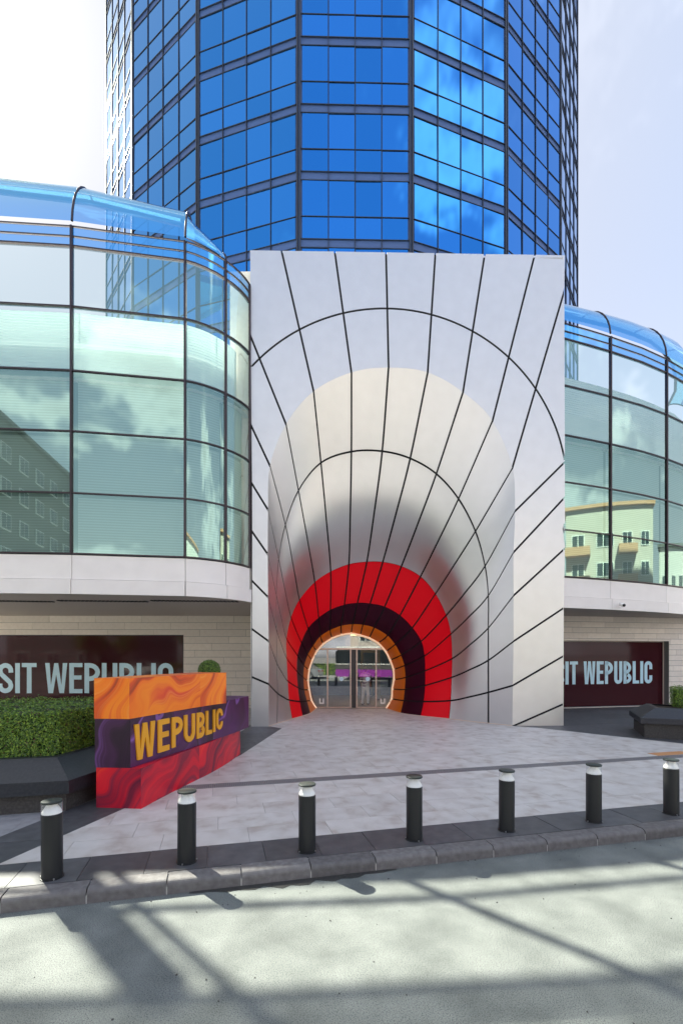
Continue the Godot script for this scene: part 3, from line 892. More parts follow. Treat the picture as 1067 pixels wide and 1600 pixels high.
func build_ground() -> void:
	var g := Geo.new()
	g.quad(v(-400, -.30, -400), v(-400, -.30, 400), v(400, -.30, 400), v(400, -.30, -400))
	var gr := setting("ground"); part("ground_sheet", g, M.mortar, gr)
	# road between the near and the far kerb
	g = Geo.new()
	var q := [kerb2(-150, .05), kerb2(150, .05), kerb2(150, -13), kerb2(-150, -13)]
	g.quad(v(q[0].x, -.13, q[0].y), v(q[1].x, -.13, q[1].y), v(q[2].x, -.13, q[2].y), v(q[3].x, -.13, q[3].y))
	var rd := setting("road"); part("road_surface", g, M.asphalt, rd)
	# damp dirt in the gutter under the kerb
	var wet := PackedVector2Array()
	for k in 25: wet.append(kerb2(1.55 + k * .085, -.03 - .075 * sin(PI * k / 24.0) * (1.0 + .5 * sin(k * 2.1) + .3 * sin(k * 5.3))))
	for k in range(24, -1, -1): wet.append(kerb2(1.55 + k * .085, .02))
	g = Geo.new(); g.plate(wet, Vector3(0, -.126, 0), Vector3.RIGHT, Vector3.FORWARD, Vector3.UP, .001)
	part("damp_dirt", g, M.damp_dirt, rd)
	g = Geo.new()
	for k in 130:
		var q2 := kerb2(rng.randf_range(-3.5, 9.5), -pow(rng.randf(), 2.2) * 2.6 - .01)
		var e := rng.randf_range(.003, .008)
		g.box(v(q2.x, -.13 + e * .4, q2.y), Vector3(e * rng.randf_range(.8, 2.2), e * .9, e), Basis(Vector3(rng.randf(), 1, rng.randf()).normalized(), rng.randf() * TAU))
	var grit := part("grit", g, M.granite_base, rd)
	grit.set_meta("kind", "stuff")
	# bed under the paving
	g = Geo.new()
	q = [kerb2(-150, .16), kerb2(150, .16), kerb2(150, 90), kerb2(-150, 90)]
	g.quad(v(q[0].x, -.012, q[0].y), v(q[1].x, -.012, q[1].y), v(q[2].x, -.012, q[2].y), v(q[3].x, -.012, q[3].y))
	var pav := setting("plaza_pavement", v(1, 0, 9)); part("mortar_bed", g, M.mortar, pav)
	g = Geo.new()
	q = [kerb2(-150, -13), kerb2(150, -13), kerb2(150, -80), kerb2(-150, -80)]
	g.quad(v(q[0].x, 0, q[0].y), v(q[1].x, 0, q[1].y), v(q[2].x, 0, q[2].y), v(q[3].x, 0, q[3].y))
	g.quad(v(q[0].x, -.13, q[0].y), v(q[1].x, -.13, q[1].y), v(q[1].x, 0, q[1].y), v(q[0].x, 0, q[0].y))
	var far := setting("far_pavement"); part("far_sheet", g, M.grey_slab_0, far)
	# kerb stones with a rounded nose
	var kb := setting("kerb", v(1, 0, 5))
	var len_k := .675
	for k in range(-14, 22):
		g = Geo.new()
		var s0 := k * len_k + .006; var s1 := (k + 1) * len_k - .006
		var lift := rng.randf_range(-.004, .004)
		var prof := [Vector2(.0, -.16), Vector2(.0, -.055 + lift)]
		for m in 6: prof.append(Vector2(.05 - .05 * cos(PI / 2 * m / 5), -.055 + .052 * sin(PI / 2 * m / 5) + lift))
		prof.append(Vector2(.195, -.001 + lift)); prof.append(Vector2(.195, -.16))
		for m in prof.size() - 1:
			var a := kerb2(s0, prof[m].x); var b := kerb2(s1, prof[m].x); var c := kerb2(s1, prof[m + 1].x); var d := kerb2(s0, prof[m + 1].x)
			g.quad(v(a.x, prof[m].y, a.y), v(d.x, prof[m + 1].y, d.y), v(c.x, prof[m + 1].y, c.y), v(b.x, prof[m].y, b.y))
		for s in [s0, s1]:
			var c0 := kerb2(s, .1)
			for m in prof.size() - 1:
				var a := kerb2(s, prof[m].x); var b := kerb2(s, prof[m + 1].x)
				g.tri(v(c0.x, -.1, c0.y), v(a.x, prof[m].y, a.y), v(b.x, prof[m + 1].y, b.y))
		part("kerb_stone", g, M["kerb_stone_%d" % rng.randi_range(0, 2)], kb)
	g = Geo.new()
	q = [kerb2(-14 * len_k, .004), kerb2(22 * len_k, .004), kerb2(22 * len_k, .19), kerb2(-14 * len_k, .19)]
	g.quad(v(q[0].x, -.06, q[0].y), v(q[1].x, -.06, q[1].y), v(q[1].x, -.16, q[1].y), v(q[0].x, -.16, q[0].y))
	g.quad(v(q[0].x, -.06, q[0].y), v(q[1].x, -.06, q[1].y), v(q[2].x, -.008, q[2].y), v(q[3].x, -.008, q[3].y))
	part("kerb_joint", g, M.pale_joint, kb)
	# dark band along the kerb
	var dark := [M.dark_slab_0, M.dark_slab_1, M.dark_slab_2, M.dark_slab_3]
	var pale := [M.pale_slab_0, M.pale_slab_1, M.pale_slab_2, M.pale_slab_3]
	var all := PackedVector2Array([Vector2(-9, 0), Vector2(14, 0), Vector2(14, 30), Vector2(-9, 30)])
	slab_field(pav, all, [.20, .76], .58, dark, "dark_slab", .006, [-7.0, 14.0])
	# pale field that runs into the funnel
	var zone := PackedVector2Array([Vector2(-3.42, 4.78), Vector2(12.0, 8.66), Vector2(12, 9.0), Vector2(8.04, 11.4), Vector2(5.6, 13.9), Vector2(5.0, 14.3), Vector2(4.45, 14.77), Vector2(3.47, 15.8), Vector2(2.67, 16.55), Vector2(2.09, 17.4), Vector2(1.74, 18.95), Vector2(-.98, 18.95), Vector2(-1.09, 17.4), Vector2(-1.30, 16.55), Vector2(-1.57, 15.8), Vector2(-1.94, 14.77), Vector2(-2.10, 14.2), Vector2(-1.7, 13.8), Vector2(-2.1, 10.1), Vector2(-2.96, 6.52)])
	slab_field(pav, zone, [.76, 1.234, 1.708, 2.182, 2.656, 3.13], .95, pale, "pale_slab")
	slab_field(pav, zone, [3.39, 3.9, 4.4, 4.9, 5.4, 5.9, 6.4, 6.9, 7.4, 7.9, 8.4, 8.9, 9.4, 9.9, 10.4, 10.9, 11.4, 11.9, 12.4, 12.9, 13.4, 13.9, 14.4, 14.9], .95, pale, "pale_slab")
	# dark band on the left of the pale field, grey beyond; dark field on the right
	var band := PackedVector2Array([Vector2(-4.13, 4.58), Vector2(-3.42, 4.78), Vector2(-2.96, 6.52), Vector2(-2.1, 10.1), Vector2(-1.7, 13.8), Vector2(-2.12, 14.2), Vector2(-2.7, 14.2), Vector2(-2.9, 10.3), Vector2(-3.6, 6.9)])
	slab_field(pav, band, [.76, 1.4, 2.1, 2.8, 3.5, 4.2, 4.9, 5.6, 6.3, 7.0, 7.7, 8.4, 9.1, 9.8, 10.5], 1.2, dark, "dark_slab")
	var west := PackedVector2Array([Vector2(-9, 3.4), Vector2(-4.13, 4.58), Vector2(-3.6, 6.9), Vector2(-2.9, 10.3), Vector2(-2.75, 12.3), Vector2(-9, 12.3)])
	slab_field(pav, west, [.76, 1.5, 2.3, 3.1, 4.0, 5.2, 6.4, 7.6, 8.8, 10, 11.2, 12.4, 13.6, 14.8, 16], 1.4, [M.grey_slab_0, M.grey_slab_1], "grey_slab")
	var under := PackedVector2Array([Vector2(-2.75, 12.3), Vector2(-2.7, 18.88), Vector2(-15, 18.88), Vector2(-15, 12.3)])
	slab_field(pav, under, [6, 8, 10, 12, 14, 16, 18], 2.4, pale, "pale_slab")
	var east := PackedVector2Array([Vector2(16, 9.6), Vector2(12, 8.66), Vector2(12, 9.0), Vector2(8.04, 11.4), Vector2(5.6, 13.9), Vector2(5.0, 14.3), Vector2(6.6, 14.4), Vector2(6.6, 18.4), Vector2(16, 20.4)])
	slab_field(pav, east, [.76, 1.6, 2.6, 3.6, 4.6, 5.6, 6.6, 7.6, 8.6, 9.6, 10.6, 11.6, 12.6, 13.6, 14.6, 15.6], 1.6, dark, "dark_slab")
	# slot drain across the plaza
	var dr := setting("slot_drain", v(2, 0, 8.8))
	for k in 14:
		g = Geo.new()
		var s0 := .95 + k * .8; var s1 := s0 + .79
		var turn := Basis(Vector3.UP, atan2(KD.y, KD.x))
		var mid := kerb2((s0 + s1) / 2, 3.26)
		for e in [3.142, 3.376]:
			var c := kerb2((s0 + s1) / 2, e); g.box(v(c.x, -.008, c.y), Vector3(.79, .02, .014), turn)
		for m in 3:
			var c := kerb2((s0 + s1) / 2, 3.20 + .06 * m); g.box(v(c.x, -.009, c.y), Vector3(.79, .018, .012), turn)
		for m in 27:
			var c := kerb2(s0 + .01 + m * .0297, 3.259); g.box(v(c.x, -.010, c.y), Vector3(.013, .014, .222), turn)
		part("drain_grate", g, M.steel_grate, dr)
	g = Geo.new()
	var oc := PackedVector2Array()
	for c in [[10.62, 3.40], [11.5, 3.40], [11.5, 3.66], [10.62, 3.66]]: oc.append(kerb2(c[0], c[1]))
	g.plate(oc, Vector3(0, .004, 0), Vector3.RIGHT, Vector3.FORWARD, Vector3.UP, .02)
	part("ochre_slab", g, M.ochre_tile, pav)

# ---------------------------------------------------------------- street furniture
func build_bollards() -> void:
	var spots := [[-2.714, 4.545], [-1.56, 4.883], [-.365, 5.156], [.823, 5.479], [1.962, 5.76], [3.16, 6.071], [4.333, 6.366]]
	var words := ["nearest black bollard light at the left end of the row", "black bollard light, second of the row, before the painted sign", "black bollard light, third from the left in the row", "black bollard light in the middle of the row", "black bollard light, third from the right in the row", "black bollard light, second from the right in the row", "farthest black bollard light at the right end of the row"]
	var first: Node3D
	for i in spots.size():
		var b: Node3D
		if i == 0:
			b = thing("bollard_light", Vector3.ZERO, words[0], "bollard", "bollard lights along the kerb")
			first = b
			var g := Geo.new(); g.lathe([Vector2(.091, 0), Vector2(.091, .592), Vector2(.087, .598), Vector2(0, .598)], 32); put("shaft", g.mesh(), M.bollard_black, b)
			g = Geo.new(); g.lathe([Vector2(.103, .0), Vector2(.103, .006), Vector2(.091, .008)], 32); put("base_ring", g.mesh(), M.bollard_black, b)
			g = Geo.new(); g.lathe([Vector2(.087, .600), Vector2(.085, .614), Vector2(.048, .672), Vector2(.046, .690), Vector2(0, .692)], 28); put("reflector", g.mesh(), M.reflector_white, b)
			g = Geo.new(); g.lathe([Vector2(.089, .600), Vector2(.089, .697)], 32); put("lens", g.mesh(), M.lens_clear, b)
			g = Geo.new(); g.lathe([Vector2(0, .697), Vector2(.091, .697), Vector2(.093, .700), Vector2(.093, .711), Vector2(.088, .716), Vector2(0, .722)], 32); put("cap", g.mesh(), M.bollard_cap, b)
			for k in 3:
				g = Geo.new(); var a := TAU * k / 3 + .9
				g.lathe([Vector2(.007, .0), Vector2(.007, .016), Vector2(0, .018)], 8, Vector3(cos(a), 0, sin(a)) * .097)
				put("bolt", g.mesh(), M.bolt_steel, b)
		else:
			b = first.duplicate()
			b.name = numbered("bollard_light")
			add_child(b)
			b.set_meta("label", words[i])
		b.position = v(spots[i][0], 0.001, spots[i][1])
		b.rotation = Vector3(rng.randf_range(-.008, .008), i * 1.3, rng.randf_range(-.008, .008))

func swirl(stops: Array, streak: Color, seed_: int, w := 512, h := 256, slant := 1.0) -> ImageTexture:
	var f := FastNoiseLite.new(); f.noise_type = FastNoiseLite.TYPE_SIMPLEX_SMOOTH; f.seed = seed_; f.frequency = 1.0; f.fractal_octaves = 3
	var gr := Gradient.new()
	var offs := PackedFloat32Array(); var cols := PackedColorArray()
	for s in stops: offs.append(s[0]); cols.append(s[1])
	gr.offsets = offs; gr.colors = cols
	var im := Image.create(w, h, false, Image.FORMAT_RGB8)
	for y in h:
		for x in w:
			var u := 2.0 * x / h; var q := 2.0 * y / h
			# broad brush strokes that sweep up to the right and bend, with fine bristle streaks along them
			var bend := f.get_noise_2d(u * .35, q * .3 + 7.0) * 1.5
			var a := q * 1.0 + u * .75 * slant + bend
			var b := u * .9 - q * .6
			var n := f.get_noise_2d(a * .55 + 3.0, b * .13) * .8 + f.get_noise_2d(a * 2.4, b * .12 + 11.0) * .22 + f.get_noise_2d(a * 8.0, b * .25 + 5.0) * .08
			var c := gr.sample(clampf(n * .9 + .5, 0, 1))
			var hi := f.get_noise_2d(a * 2.0 + 40.0, b * .10) + .35 * f.get_noise_2d(a * 11.0, b * .2 + 60.0)
			c = c.lerp(streak, .75 * smoothstep(.25, .8, hi))
			im.set_pixel(x, y, c)
	return ImageTexture.create_from_image(im)

func build_sign() -> void:
	var t := thing("painted_sign", v(-2.5, 0, 8.2), "stacked sign of painted orange, purple and red blocks reading WEPUBLIC", "sign")
	var K := func(a): return Color8(a[0], a[1], a[2])
	var paints := []
	for s in [
		[[[0.0, [120, 52, 18]], [.25, [214, 74, 20]], [.5, [246, 116, 12]], [.75, [252, 138, 20]], [1.0, [228, 70, 36]]], 5, [255, 176, 104]],
		[[[0.0, [36, 10, 32]], [.35, [58, 22, 54]], [.65, [82, 32, 88]], [1.0, [60, 18, 48]]], 9, [150, 104, 190]],
		[[[0.0, [84, 14, 46]], [.3, [160, 12, 46]], [.55, [206, 8, 42]], [.8, [228, 12, 36]], [1.0, [238, 54, 30]]], 13, [90, 26, 62]]]:
		var st := []
		for q in s[0]: st.append([q[0], K.call(q[1])])
		var m := plain("painted_%d" % s[1], Color.WHITE, .38)
		m.albedo_texture = swirl(st, K.call(s[2]), s[1])
		m.texture_repeat = true
		paints.append(m)
	# plan outlines (x, depth): front left corner, front right corner, then the long face bending away, back edge
	var layers := [
		[.55, 1.215, 1, Vector2(-3.36, 6.60), [Vector2(-2.86, 6.57), Vector2(-2.66, 7.3), Vector2(-2.44, 8.1), Vector2(-2.24, 9.0), Vector2(-2.08, 9.7), Vector2(-1.97, 10.3)], [Vector2(-2.45, 10.4), Vector2(-2.9, 8.5)]],
		[0.0, .55, 2, Vector2(-3.35, 6.62), [Vector2(-2.71, 6.55), Vector2(-2.60, 7.2), Vector2(-2.45, 7.9), Vector2(-2.30, 8.6), Vector2(-2.19, 9.4), Vector2(-2.13, 10.2)], [Vector2(-2.55, 10.3), Vector2(-3.0, 8.5)]],
		[1.215, 1.77, 0, Vector2(-3.37, 6.60), [Vector2(-2.87, 6.56), Vector2(-2.67, 7.2), Vector2(-2.46, 7.85), Vector2(-2.26, 8.4), Vector2(-2.08, 8.75)], [Vector2(-2.6, 8.9), Vector2(-3.0, 7.9)]]]
	var names := ["middle_block", "base_block", "top_block"]
	for k in 3:
		var L: Array = layers[k]
		var g := Geo.new()
		var h0: float = L[0] + (.001 if k != 1 else 0.0); var h1: float = L[1]
		# smooth curve of the long face
		var crv := Curve2D.new()
		var pts: Array = L[4]
		for i in pts.size():
			var d: Vector2 = (pts[mini(i + 1, pts.size() - 1)] - pts[maxi(i - 1, 0)]) / 6.0
			crv.add_point(pts[i], -d, d)
		var fine := []
		for i in 25: fine.append(crv.sample_baked(crv.get_baked_length() * i / 24.0, true))
		var hh := h1 - h0
		var a := L[3] as Vector2
		var front_len := a.distance_to(fine[0])
		var uvq := func(s0, s1): return [Vector2(s0, hh / 1.3), Vector2(s0, 0), Vector2(s1, 0), Vector2(s1, hh / 1.3)]
		var q: Array = uvq.call(.02, .02 + front_len / 2.6)
		g.quad(v(a.x, h0, a.y), v(a.x, h1, a.y), v(fine[0].x, h1, fine[0].y), v(fine[0].x, h0, fine[0].y), q[0], q[1], q[2], q[3])
		var run := .37
		for i in 24:
			var l: float = fine[i].distance_to(fine[i + 1]) / 2.6
			q = uvq.call(run, run + l); run += l
			var d0: Vector2 = fine[mini(i + 1, 24)] - fine[maxi(i - 1, 0)]; var d1: Vector2 = fine[mini(i + 2, 24)] - fine[i]
			var n0 := v(d0.y, 0, -d0.x).normalized(); var n1 := v(d1.y, 0, -d1.x).normalized()
			var b0 := v(fine[i].x, h0, fine[i].y); var b1 := v(fine[i].x, h1, fine[i].y); var c1 := v(fine[i + 1].x, h1, fine[i + 1].y); var c0 := v(fine[i + 1].x, h0, fine[i + 1].y)
			g.smooth_tri(b0, b1, c1, n0, n0, n1, q[0], q[1], q[2]); g.smooth_tri(b0, c1, c0, n0, n1, n1, q[0], q[2], q[3])
		var outline := PackedVector2Array([Vector2(a.x, -a.y)])
		for p2 in fine: outline.append(Vector2(p2.x, -p2.y))
		var prev: Vector2 = fine[24]
		for p2 in L[5] + [a]:
			g.quad(v(prev.x, h0, prev.y), v(prev.x, h1, prev.y), v(p2.x, h1, p2.y), v(p2.x, h0, p2.y))
			if p2 != a: outline.append(Vector2(p2.x, -p2.y))
			prev = p2
		g.plate(outline, Vector3(0, h1, 0), Vector3.RIGHT, Vector3.BACK, Vector3.UP, .001, .5)
		if k != 1: g.plate(outline, Vector3(0, h0, 0), Vector3.RIGHT, Vector3.BACK, Vector3.DOWN, .001, .5)
		var block := part(names[k], g, paints[L[2]], t)
		if k == 0:
			# raised golden letters along the bending face
			var s := .10
			var total: float = crv.get_baked_length()
			var text := "WEPUBLIC"
			for i in text.length():
				var cap: float = .50 - .016 * i
				var w: float = {"W": .88, "E": .56, "P": .60, "U": .68, "B": .60, "L": .50, "I": .19, "C": .64}[text[i]]
				var p0: Vector2 = crv.sample_baked(s, true); var p1: Vector2 = crv.sample_baked(minf(s + w * cap, total), true)
				var al := (p1 - p0).normalized()
				var ex := v(al.x, 0, al.y); var out := v(al.y, 0, -al.x)
				var lg := Geo.new()
				for pg in glyph(text[i], w, .19):
					var sc := PackedVector2Array()
					for c in pg: sc.append(c * cap)
					lg.plate(sc, v(p0.x, .63 + .012 * i, p0.y) + out * .022, ex, Vector3.UP, out, .03)
				var lt := part("letter", lg, M.gold_letter, block)
				lt.position = Vector3.ZERO
				s += w * cap + .075 * cap + .015

# ---------------------------------------------------------------- planting
func leaf_at(g: Geo, at: Vector3, out: Vector3, size: float) -> void:
	var n := (out + Vector3(rng.randf_range(-1, 1), rng.randf_range(-.5, 1.1), rng.randf_range(-1, 1)) * .8).normalized()
	var x := n.cross(Vector3(rng.randf_range(-1, 1), rng.randf_range(-1, 1), rng.randf_range(-1, 1))).normalized()
	var y := n.cross(x)
	var l := size * rng.randf_range(.7, 1.25)
	var a := at - x * l * .5; var b := at + x * l * .5
	var m0 := at + y * l * .27 + n * l * .07; var m1 := at - y * l * .27 + n * l * .07
	g.tri(a, m0, b); g.tri(a, b, m1)

func leaf_tint() -> Color:
	var k := rng.randf()
	if k < .55: return Color(.11, .21, .026) * rng.randf_range(.7, 1.2)
	if k < .85: return Color(.24, .36, .04) * rng.randf_range(.7, 1.2)
	if k < .97: return Color(.04, .09, .018)
	return Color(.12, .06, .03)

# a clipped hedge over a plan quad, leaves through the outer few centimetres
func hedge_leaves(g: Geo, quad2: Array, h0: float, h1: float, count: int, size := .034) -> void:
	var lump := FastNoiseLite.new(); lump.frequency = 2.2; lump.seed = 4
	for k in count:
		var at: Vector3; var out: Vector3
		var side := rng.randf()
		if side < .3:
			var u := rng.randf(); var w := rng.randf()
			var q: Vector2 = quad2[0].lerp(quad2[1], u).lerp(quad2[3].lerp(quad2[2], u), w)
			at = v(q.x, h1, q.y); out = Vector3.UP
		else:
			var e := 0 if side < .68 else 1
			if side > .93: e = 3
			var a: Vector2 = quad2[e]; var b: Vector2 = quad2[(e + 1) % 4]
			var q := a.lerp(b, rng.randf())
			var d := (b - a).normalized()
			at = v(q.x, lerpf(h0, h1, rng.randf()), q.y); out = v(d.y, 0, -d.x)
		at += out * (lump.get_noise_3dv(at) * .07 - absf(rng.randfn(0, .022)) + .012)
		if rng.randf() < .035: at += out * rng.randf_range(.01, .06)
		g.col = leaf_tint()
		leaf_at(g, at, out, size)

func ball_leaves(g: Geo, c: Vector3, r: Vector3, count: int, size: float) -> void:
	for k in count:
		var d := Vector3(rng.randfn(), rng.randfn(), rng.randfn()).normalized()
		g.col = leaf_tint() * .8
		leaf_at(g, c + d * r * rng.randf_range(.88, 1.03), d, size)

func planter(t: Node3D, outer: Array, lip: Array, slope_in: float, top: float, closed: bool) -> void:
	# outer: plan corners clockwise from front left; lip: [bottom, top] heights
	var inset := func(k: float):
		var o := []
		for i in 4:
			var p0: Vector2 = outer[(i + 3) % 4]; var p1: Vector2 = outer[i]; var p2: Vector2 = outer[(i + 1) % 4]
			var d0 := (p1 - p0).normalized(); var d1 := (p2 - p1).normalized()
			var n0 := Vector2(-d0.y, d0.x); var n1 := Vector2(-d1.y, d1.x)
			o.append(p1 + (n0 + n1) * k / (1.0 + n0.dot(n1)))
		return o
	var base: Array = inset.call(.10); var inner: Array = inset.call(slope_in); var rim: Array = inset.call(slope_in + .10)
	var ringed := func(a: Array, ha: float, b: Array, hb: float, called: String, m: Material):
		for i in 4:
			var k := (i + 1) % 4
			var g := Geo.new()
			g.quad(v(a[i].x, ha, a[i].y), v(b[i].x, hb, b[i].y), v(b[k].x, hb, b[k].y), v(a[k].x, ha, a[k].y))
			part(called, g, m, t)
	ringed.call(base, 0.0, base, lip[0], "base_slab", M.granite_base)
	ringed.call(base, lip[0], outer, lip[0] + .0, "lip_underside", M.granite)
	ringed.call(outer, lip[0], outer, lip[1], "lip_slab", M.granite)
	ringed.call(outer, lip[1], inner, top, "slope_slab", M.granite)
	ringed.call(inner, top, rim, top + .004, "rim_slab", M.granite)
	var g := Geo.new()
	var r := rim
	g.quad(v(r[0].x, top - .03, r[0].y), v(r[3].x, top - .03, r[3].y), v(r[2].x, top - .03, r[2].y), v(r[1].x, top - .03, r[1].y))
	part("soil", g, M.soil, t)

func build_planting() -> void:
	var p := thing("granite_planter", v(-6, 0, 9), "long black granite planter with sloped top behind the leftmost bollard", "planter", "black granite planters")
	planter(p, [Vector2(-9.5, 5.0), Vector2(-3.60, 6.40), Vector2(-2.45, 12.2), Vector2(-9.5, 12.2)], [.25, .425], .42, .66, true)
	var h := thing("clipped_hedge", v(-6, .63, 8), "clipped box hedge growing in the black planter left of the painted sign", "hedge")
	var q2 := [Vector2(-8.5, 5.9), Vector2(-4.06, 6.98), Vector2(-3.55, 9.4), Vector2(-8.5, 9.0)]
	var g := Geo.new()
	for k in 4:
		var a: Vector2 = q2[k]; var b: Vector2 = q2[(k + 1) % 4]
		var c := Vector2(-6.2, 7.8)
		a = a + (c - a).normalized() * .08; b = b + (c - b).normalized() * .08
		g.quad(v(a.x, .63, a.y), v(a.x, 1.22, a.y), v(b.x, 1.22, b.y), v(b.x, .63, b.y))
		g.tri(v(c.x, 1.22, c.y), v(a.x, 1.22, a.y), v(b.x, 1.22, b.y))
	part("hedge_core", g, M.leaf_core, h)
	g = Geo.new(); g.tinted = true
	hedge_leaves(g, q2, .64, 1.27, 52000)
	part("foliage", g, M.leaf, h)
	# box ball on a stem behind the sign
	var b := thing("topiary_ball", v(-3.0, .63, 11), "round clipped topiary ball showing above the top of the painted sign", "topiary")
	g = Geo.new(); g.tube([v(-3.0, .63, 11), v(-3.01, 1.1, 11), v(-3.0, 1.6, 11)], .03, 8); part("trunk", g, M.bark, b)
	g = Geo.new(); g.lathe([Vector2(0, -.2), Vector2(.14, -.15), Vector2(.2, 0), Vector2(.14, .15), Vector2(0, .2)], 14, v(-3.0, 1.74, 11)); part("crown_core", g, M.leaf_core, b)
	g = Geo.new(); g.tinted = true; ball_leaves(g, v(-3.0, 1.74, 11), Vector3(.245, .235, .245), 5000, .03); part("crown", g, M.leaf, b)
	# right hand planter
	p = thing("granite_planter", v(9.5, 0, 13), "black granite planter with sloped top by the right display window", "planter", "black granite planters")
	planter(p, [Vector2(7.50, 12.15), Vector2(11.5, 10.6), Vector2(12.2, 12.2), Vector2(8.25, 13.9)], [.37, .51], .36, .74, true)
	h = thing("clipped_hedge", v(9.6, .72, 12.8), "small clipped hedge in the black planter at the right edge", "hedge")
	var q3 := [Vector2(8.70, 12.62), Vector2(11.0, 11.72), Vector2(11.3, 12.4), Vector2(9.0, 13.3)]
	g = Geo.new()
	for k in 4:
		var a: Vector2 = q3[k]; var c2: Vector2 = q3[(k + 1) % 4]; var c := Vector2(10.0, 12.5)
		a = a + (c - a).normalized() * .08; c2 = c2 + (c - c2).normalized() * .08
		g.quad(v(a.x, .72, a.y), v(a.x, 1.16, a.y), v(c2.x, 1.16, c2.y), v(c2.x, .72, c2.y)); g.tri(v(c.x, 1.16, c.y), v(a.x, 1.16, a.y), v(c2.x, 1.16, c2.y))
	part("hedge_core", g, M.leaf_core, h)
	g = Geo.new(); g.tinted = true; hedge_leaves(g, q3, .72, 1.22, 14000, .036); part("foliage", g, M.leaf, h)

# ---------------------------------------------------------------- people
# surface nets over tapered capsules joined with a smooth minimum; bones: [a, b, ra, rb]
func blob(g: Geo, bones: Array, cell: float, k := .02) -> void:
	var lo := Vector3.INF; var hi := -Vector3.INF
	for b in bones:
		for e in [[b[0], b[2]], [b[1], b[3]]]:
			lo = lo.min(e[0] - Vector3.ONE * (e[1] + 2 * cell)); hi = hi.max(e[0] + Vector3.ONE * (e[1] + 2 * cell))
	var n := Vector3i(((hi - lo) / cell).ceil()) + Vector3i.ONE
	var f := PackedFloat32Array(); f.resize(n.x * n.y * n.z); f.fill(1.0)
	for b in bones:
		var a: Vector3 = b[0]; var e: Vector3 = b[1]; var ra: float = b[2]; var rb: float = b[3]
		var m := maxf(ra, rb) + 3 * cell + k
		var c0 := Vector3i(((a.min(e) - Vector3.ONE * m - lo) / cell).floor()).clamp(Vector3i.ZERO, n - Vector3i.ONE)
		var c1 := Vector3i(((a.max(e) + Vector3.ONE * m - lo) / cell).ceil()).clamp(Vector3i.ZERO, n - Vector3i.ONE)
		var ab := e - a; var den := maxf(ab.length_squared(), 1e-9)
		for z in range(c0.z, c1.z + 1):
			for y in range(c0.y, c1.y + 1):
				for x in range(c0.x, c1.x + 1):
					var p := lo + Vector3(x, y, z) * cell
					var s := clampf((p - a).dot(ab) / den, 0, 1)
					var d := p.distance_to(a + ab * s) - lerpf(ra, rb, s)
					var at := (z * n.y + y) * n.x + x
					var o := f[at]
					var h := maxf(k - absf(d - o), 0.0) / k
					f[at] = minf(d, o) - h * h * k * .25
	var id := {}
	var V := PackedVector3Array()
	for z in n.z - 1:
		for y in n.y - 1:
			for x in n.x - 1:
				var base := (z * n.y + y) * n.x + x
				var first := f[base] < 0
				var mixed := false
				for c in 8:
					if (f[base + (c & 1) + ((c >> 1) & 1) * n.x + (c >> 2) * n.x * n.y] < 0) != first:
						mixed = true; break
				if not mixed: continue
				var sum := Vector3.ZERO; var cnt := 0
				for c in 8:
					for ax in 3:
						if c & (1 << ax): continue
						var c2 := c | (1 << ax)
						var d0 := f[base + (c & 1) + ((c >> 1) & 1) * n.x + (c >> 2) * n.x * n.y]
						var d1 := f[base + (c2 & 1) + ((c2 >> 1) & 1) * n.x + (c2 >> 2) * n.x * n.y]
						if (d0 < 0) == (d1 < 0): continue
						var q0 := Vector3(c & 1, (c >> 1) & 1, c >> 2); var q1 := Vector3(c2 & 1, (c2 >> 1) & 1, c2 >> 2)
						sum += q0.lerp(q1, d0 / (d0 - d1)); cnt += 1
				id[base] = V.size()
				V.append(lo + (Vector3(x, y, z) + sum / cnt) * cell)
	var st := [1, n.x, n.x * n.y]
	var quads := []
	var acc := PackedVector3Array(); acc.resize(V.size())
	for z in range(1, n.z - 1):
		for y in range(1, n.y - 1):
			for x in range(1, n.x - 1):
				var base := (z * n.y + y) * n.x + x
				for ax in 3:
					if (f[base] < 0) == (f[base + st[ax]] < 0): continue
					var u: int = st[(ax + 1) % 3]; var w: int = st[(ax + 2) % 3]
					var q := [id[base], id[base - u], id[base - u - w], id[base - w]]
					var nn := (V[q[2]] - V[q[0]]).cross(V[q[3]] - V[q[1]])
					var dir := Vector3.ZERO; dir[ax] = 1.0 if f[base] < 0 else -1.0
					if nn.dot(dir) < 0: nn = -nn
					for i in q: acc[i] += nn
					quads.append(q)
	for q in quads:
		var m := [acc[q[0]].normalized(), acc[q[1]].normalized(), acc[q[2]].normalized(), acc[q[3]].normalized()]
		g.smooth_tri(V[q[0]], V[q[1]], V[q[2]], m[0], m[1], m[2]); g.smooth_tri(V[q[0]], V[q[2]], V[q[3]], m[0], m[2], m[3])

func hand_bones(wrist: Vector3, down: Vector3, side: Vector3, fwd: Vector3) -> Array:
	var o := [[wrist, wrist + down * .05, .026, .034], [wrist + down * .04 + fwd * .02, wrist + down * .085 + fwd * .026, .018, .016], [wrist + down * .04 - fwd * .02, wrist + down * .08 - fwd * .028, .018, .015]]
	for k in 4:
		var r := wrist + down * (.085 - .004 * absf(k - 1)) + fwd * (.030 - .019 * k)
		var l: float = [.038, .043, .040, .031][k]
		var a := r + down * l + side * .006; var b := a + (down * .8 + side * .6).normalized() * l * .9
		o.append([r, a, .0095, .0088]); o.append([a, b, .0088, .0075])
	var th := wrist + down * .03 + fwd * .03
	var t1 := th + (down * .6 + fwd * .75 + side * .3).normalized() * .038
	o.append([th, t1, .013, .0105]); o.append([t1, t1 + (down * .95 + side * .3).normalized() * .032, .0105, .0085])
	return o

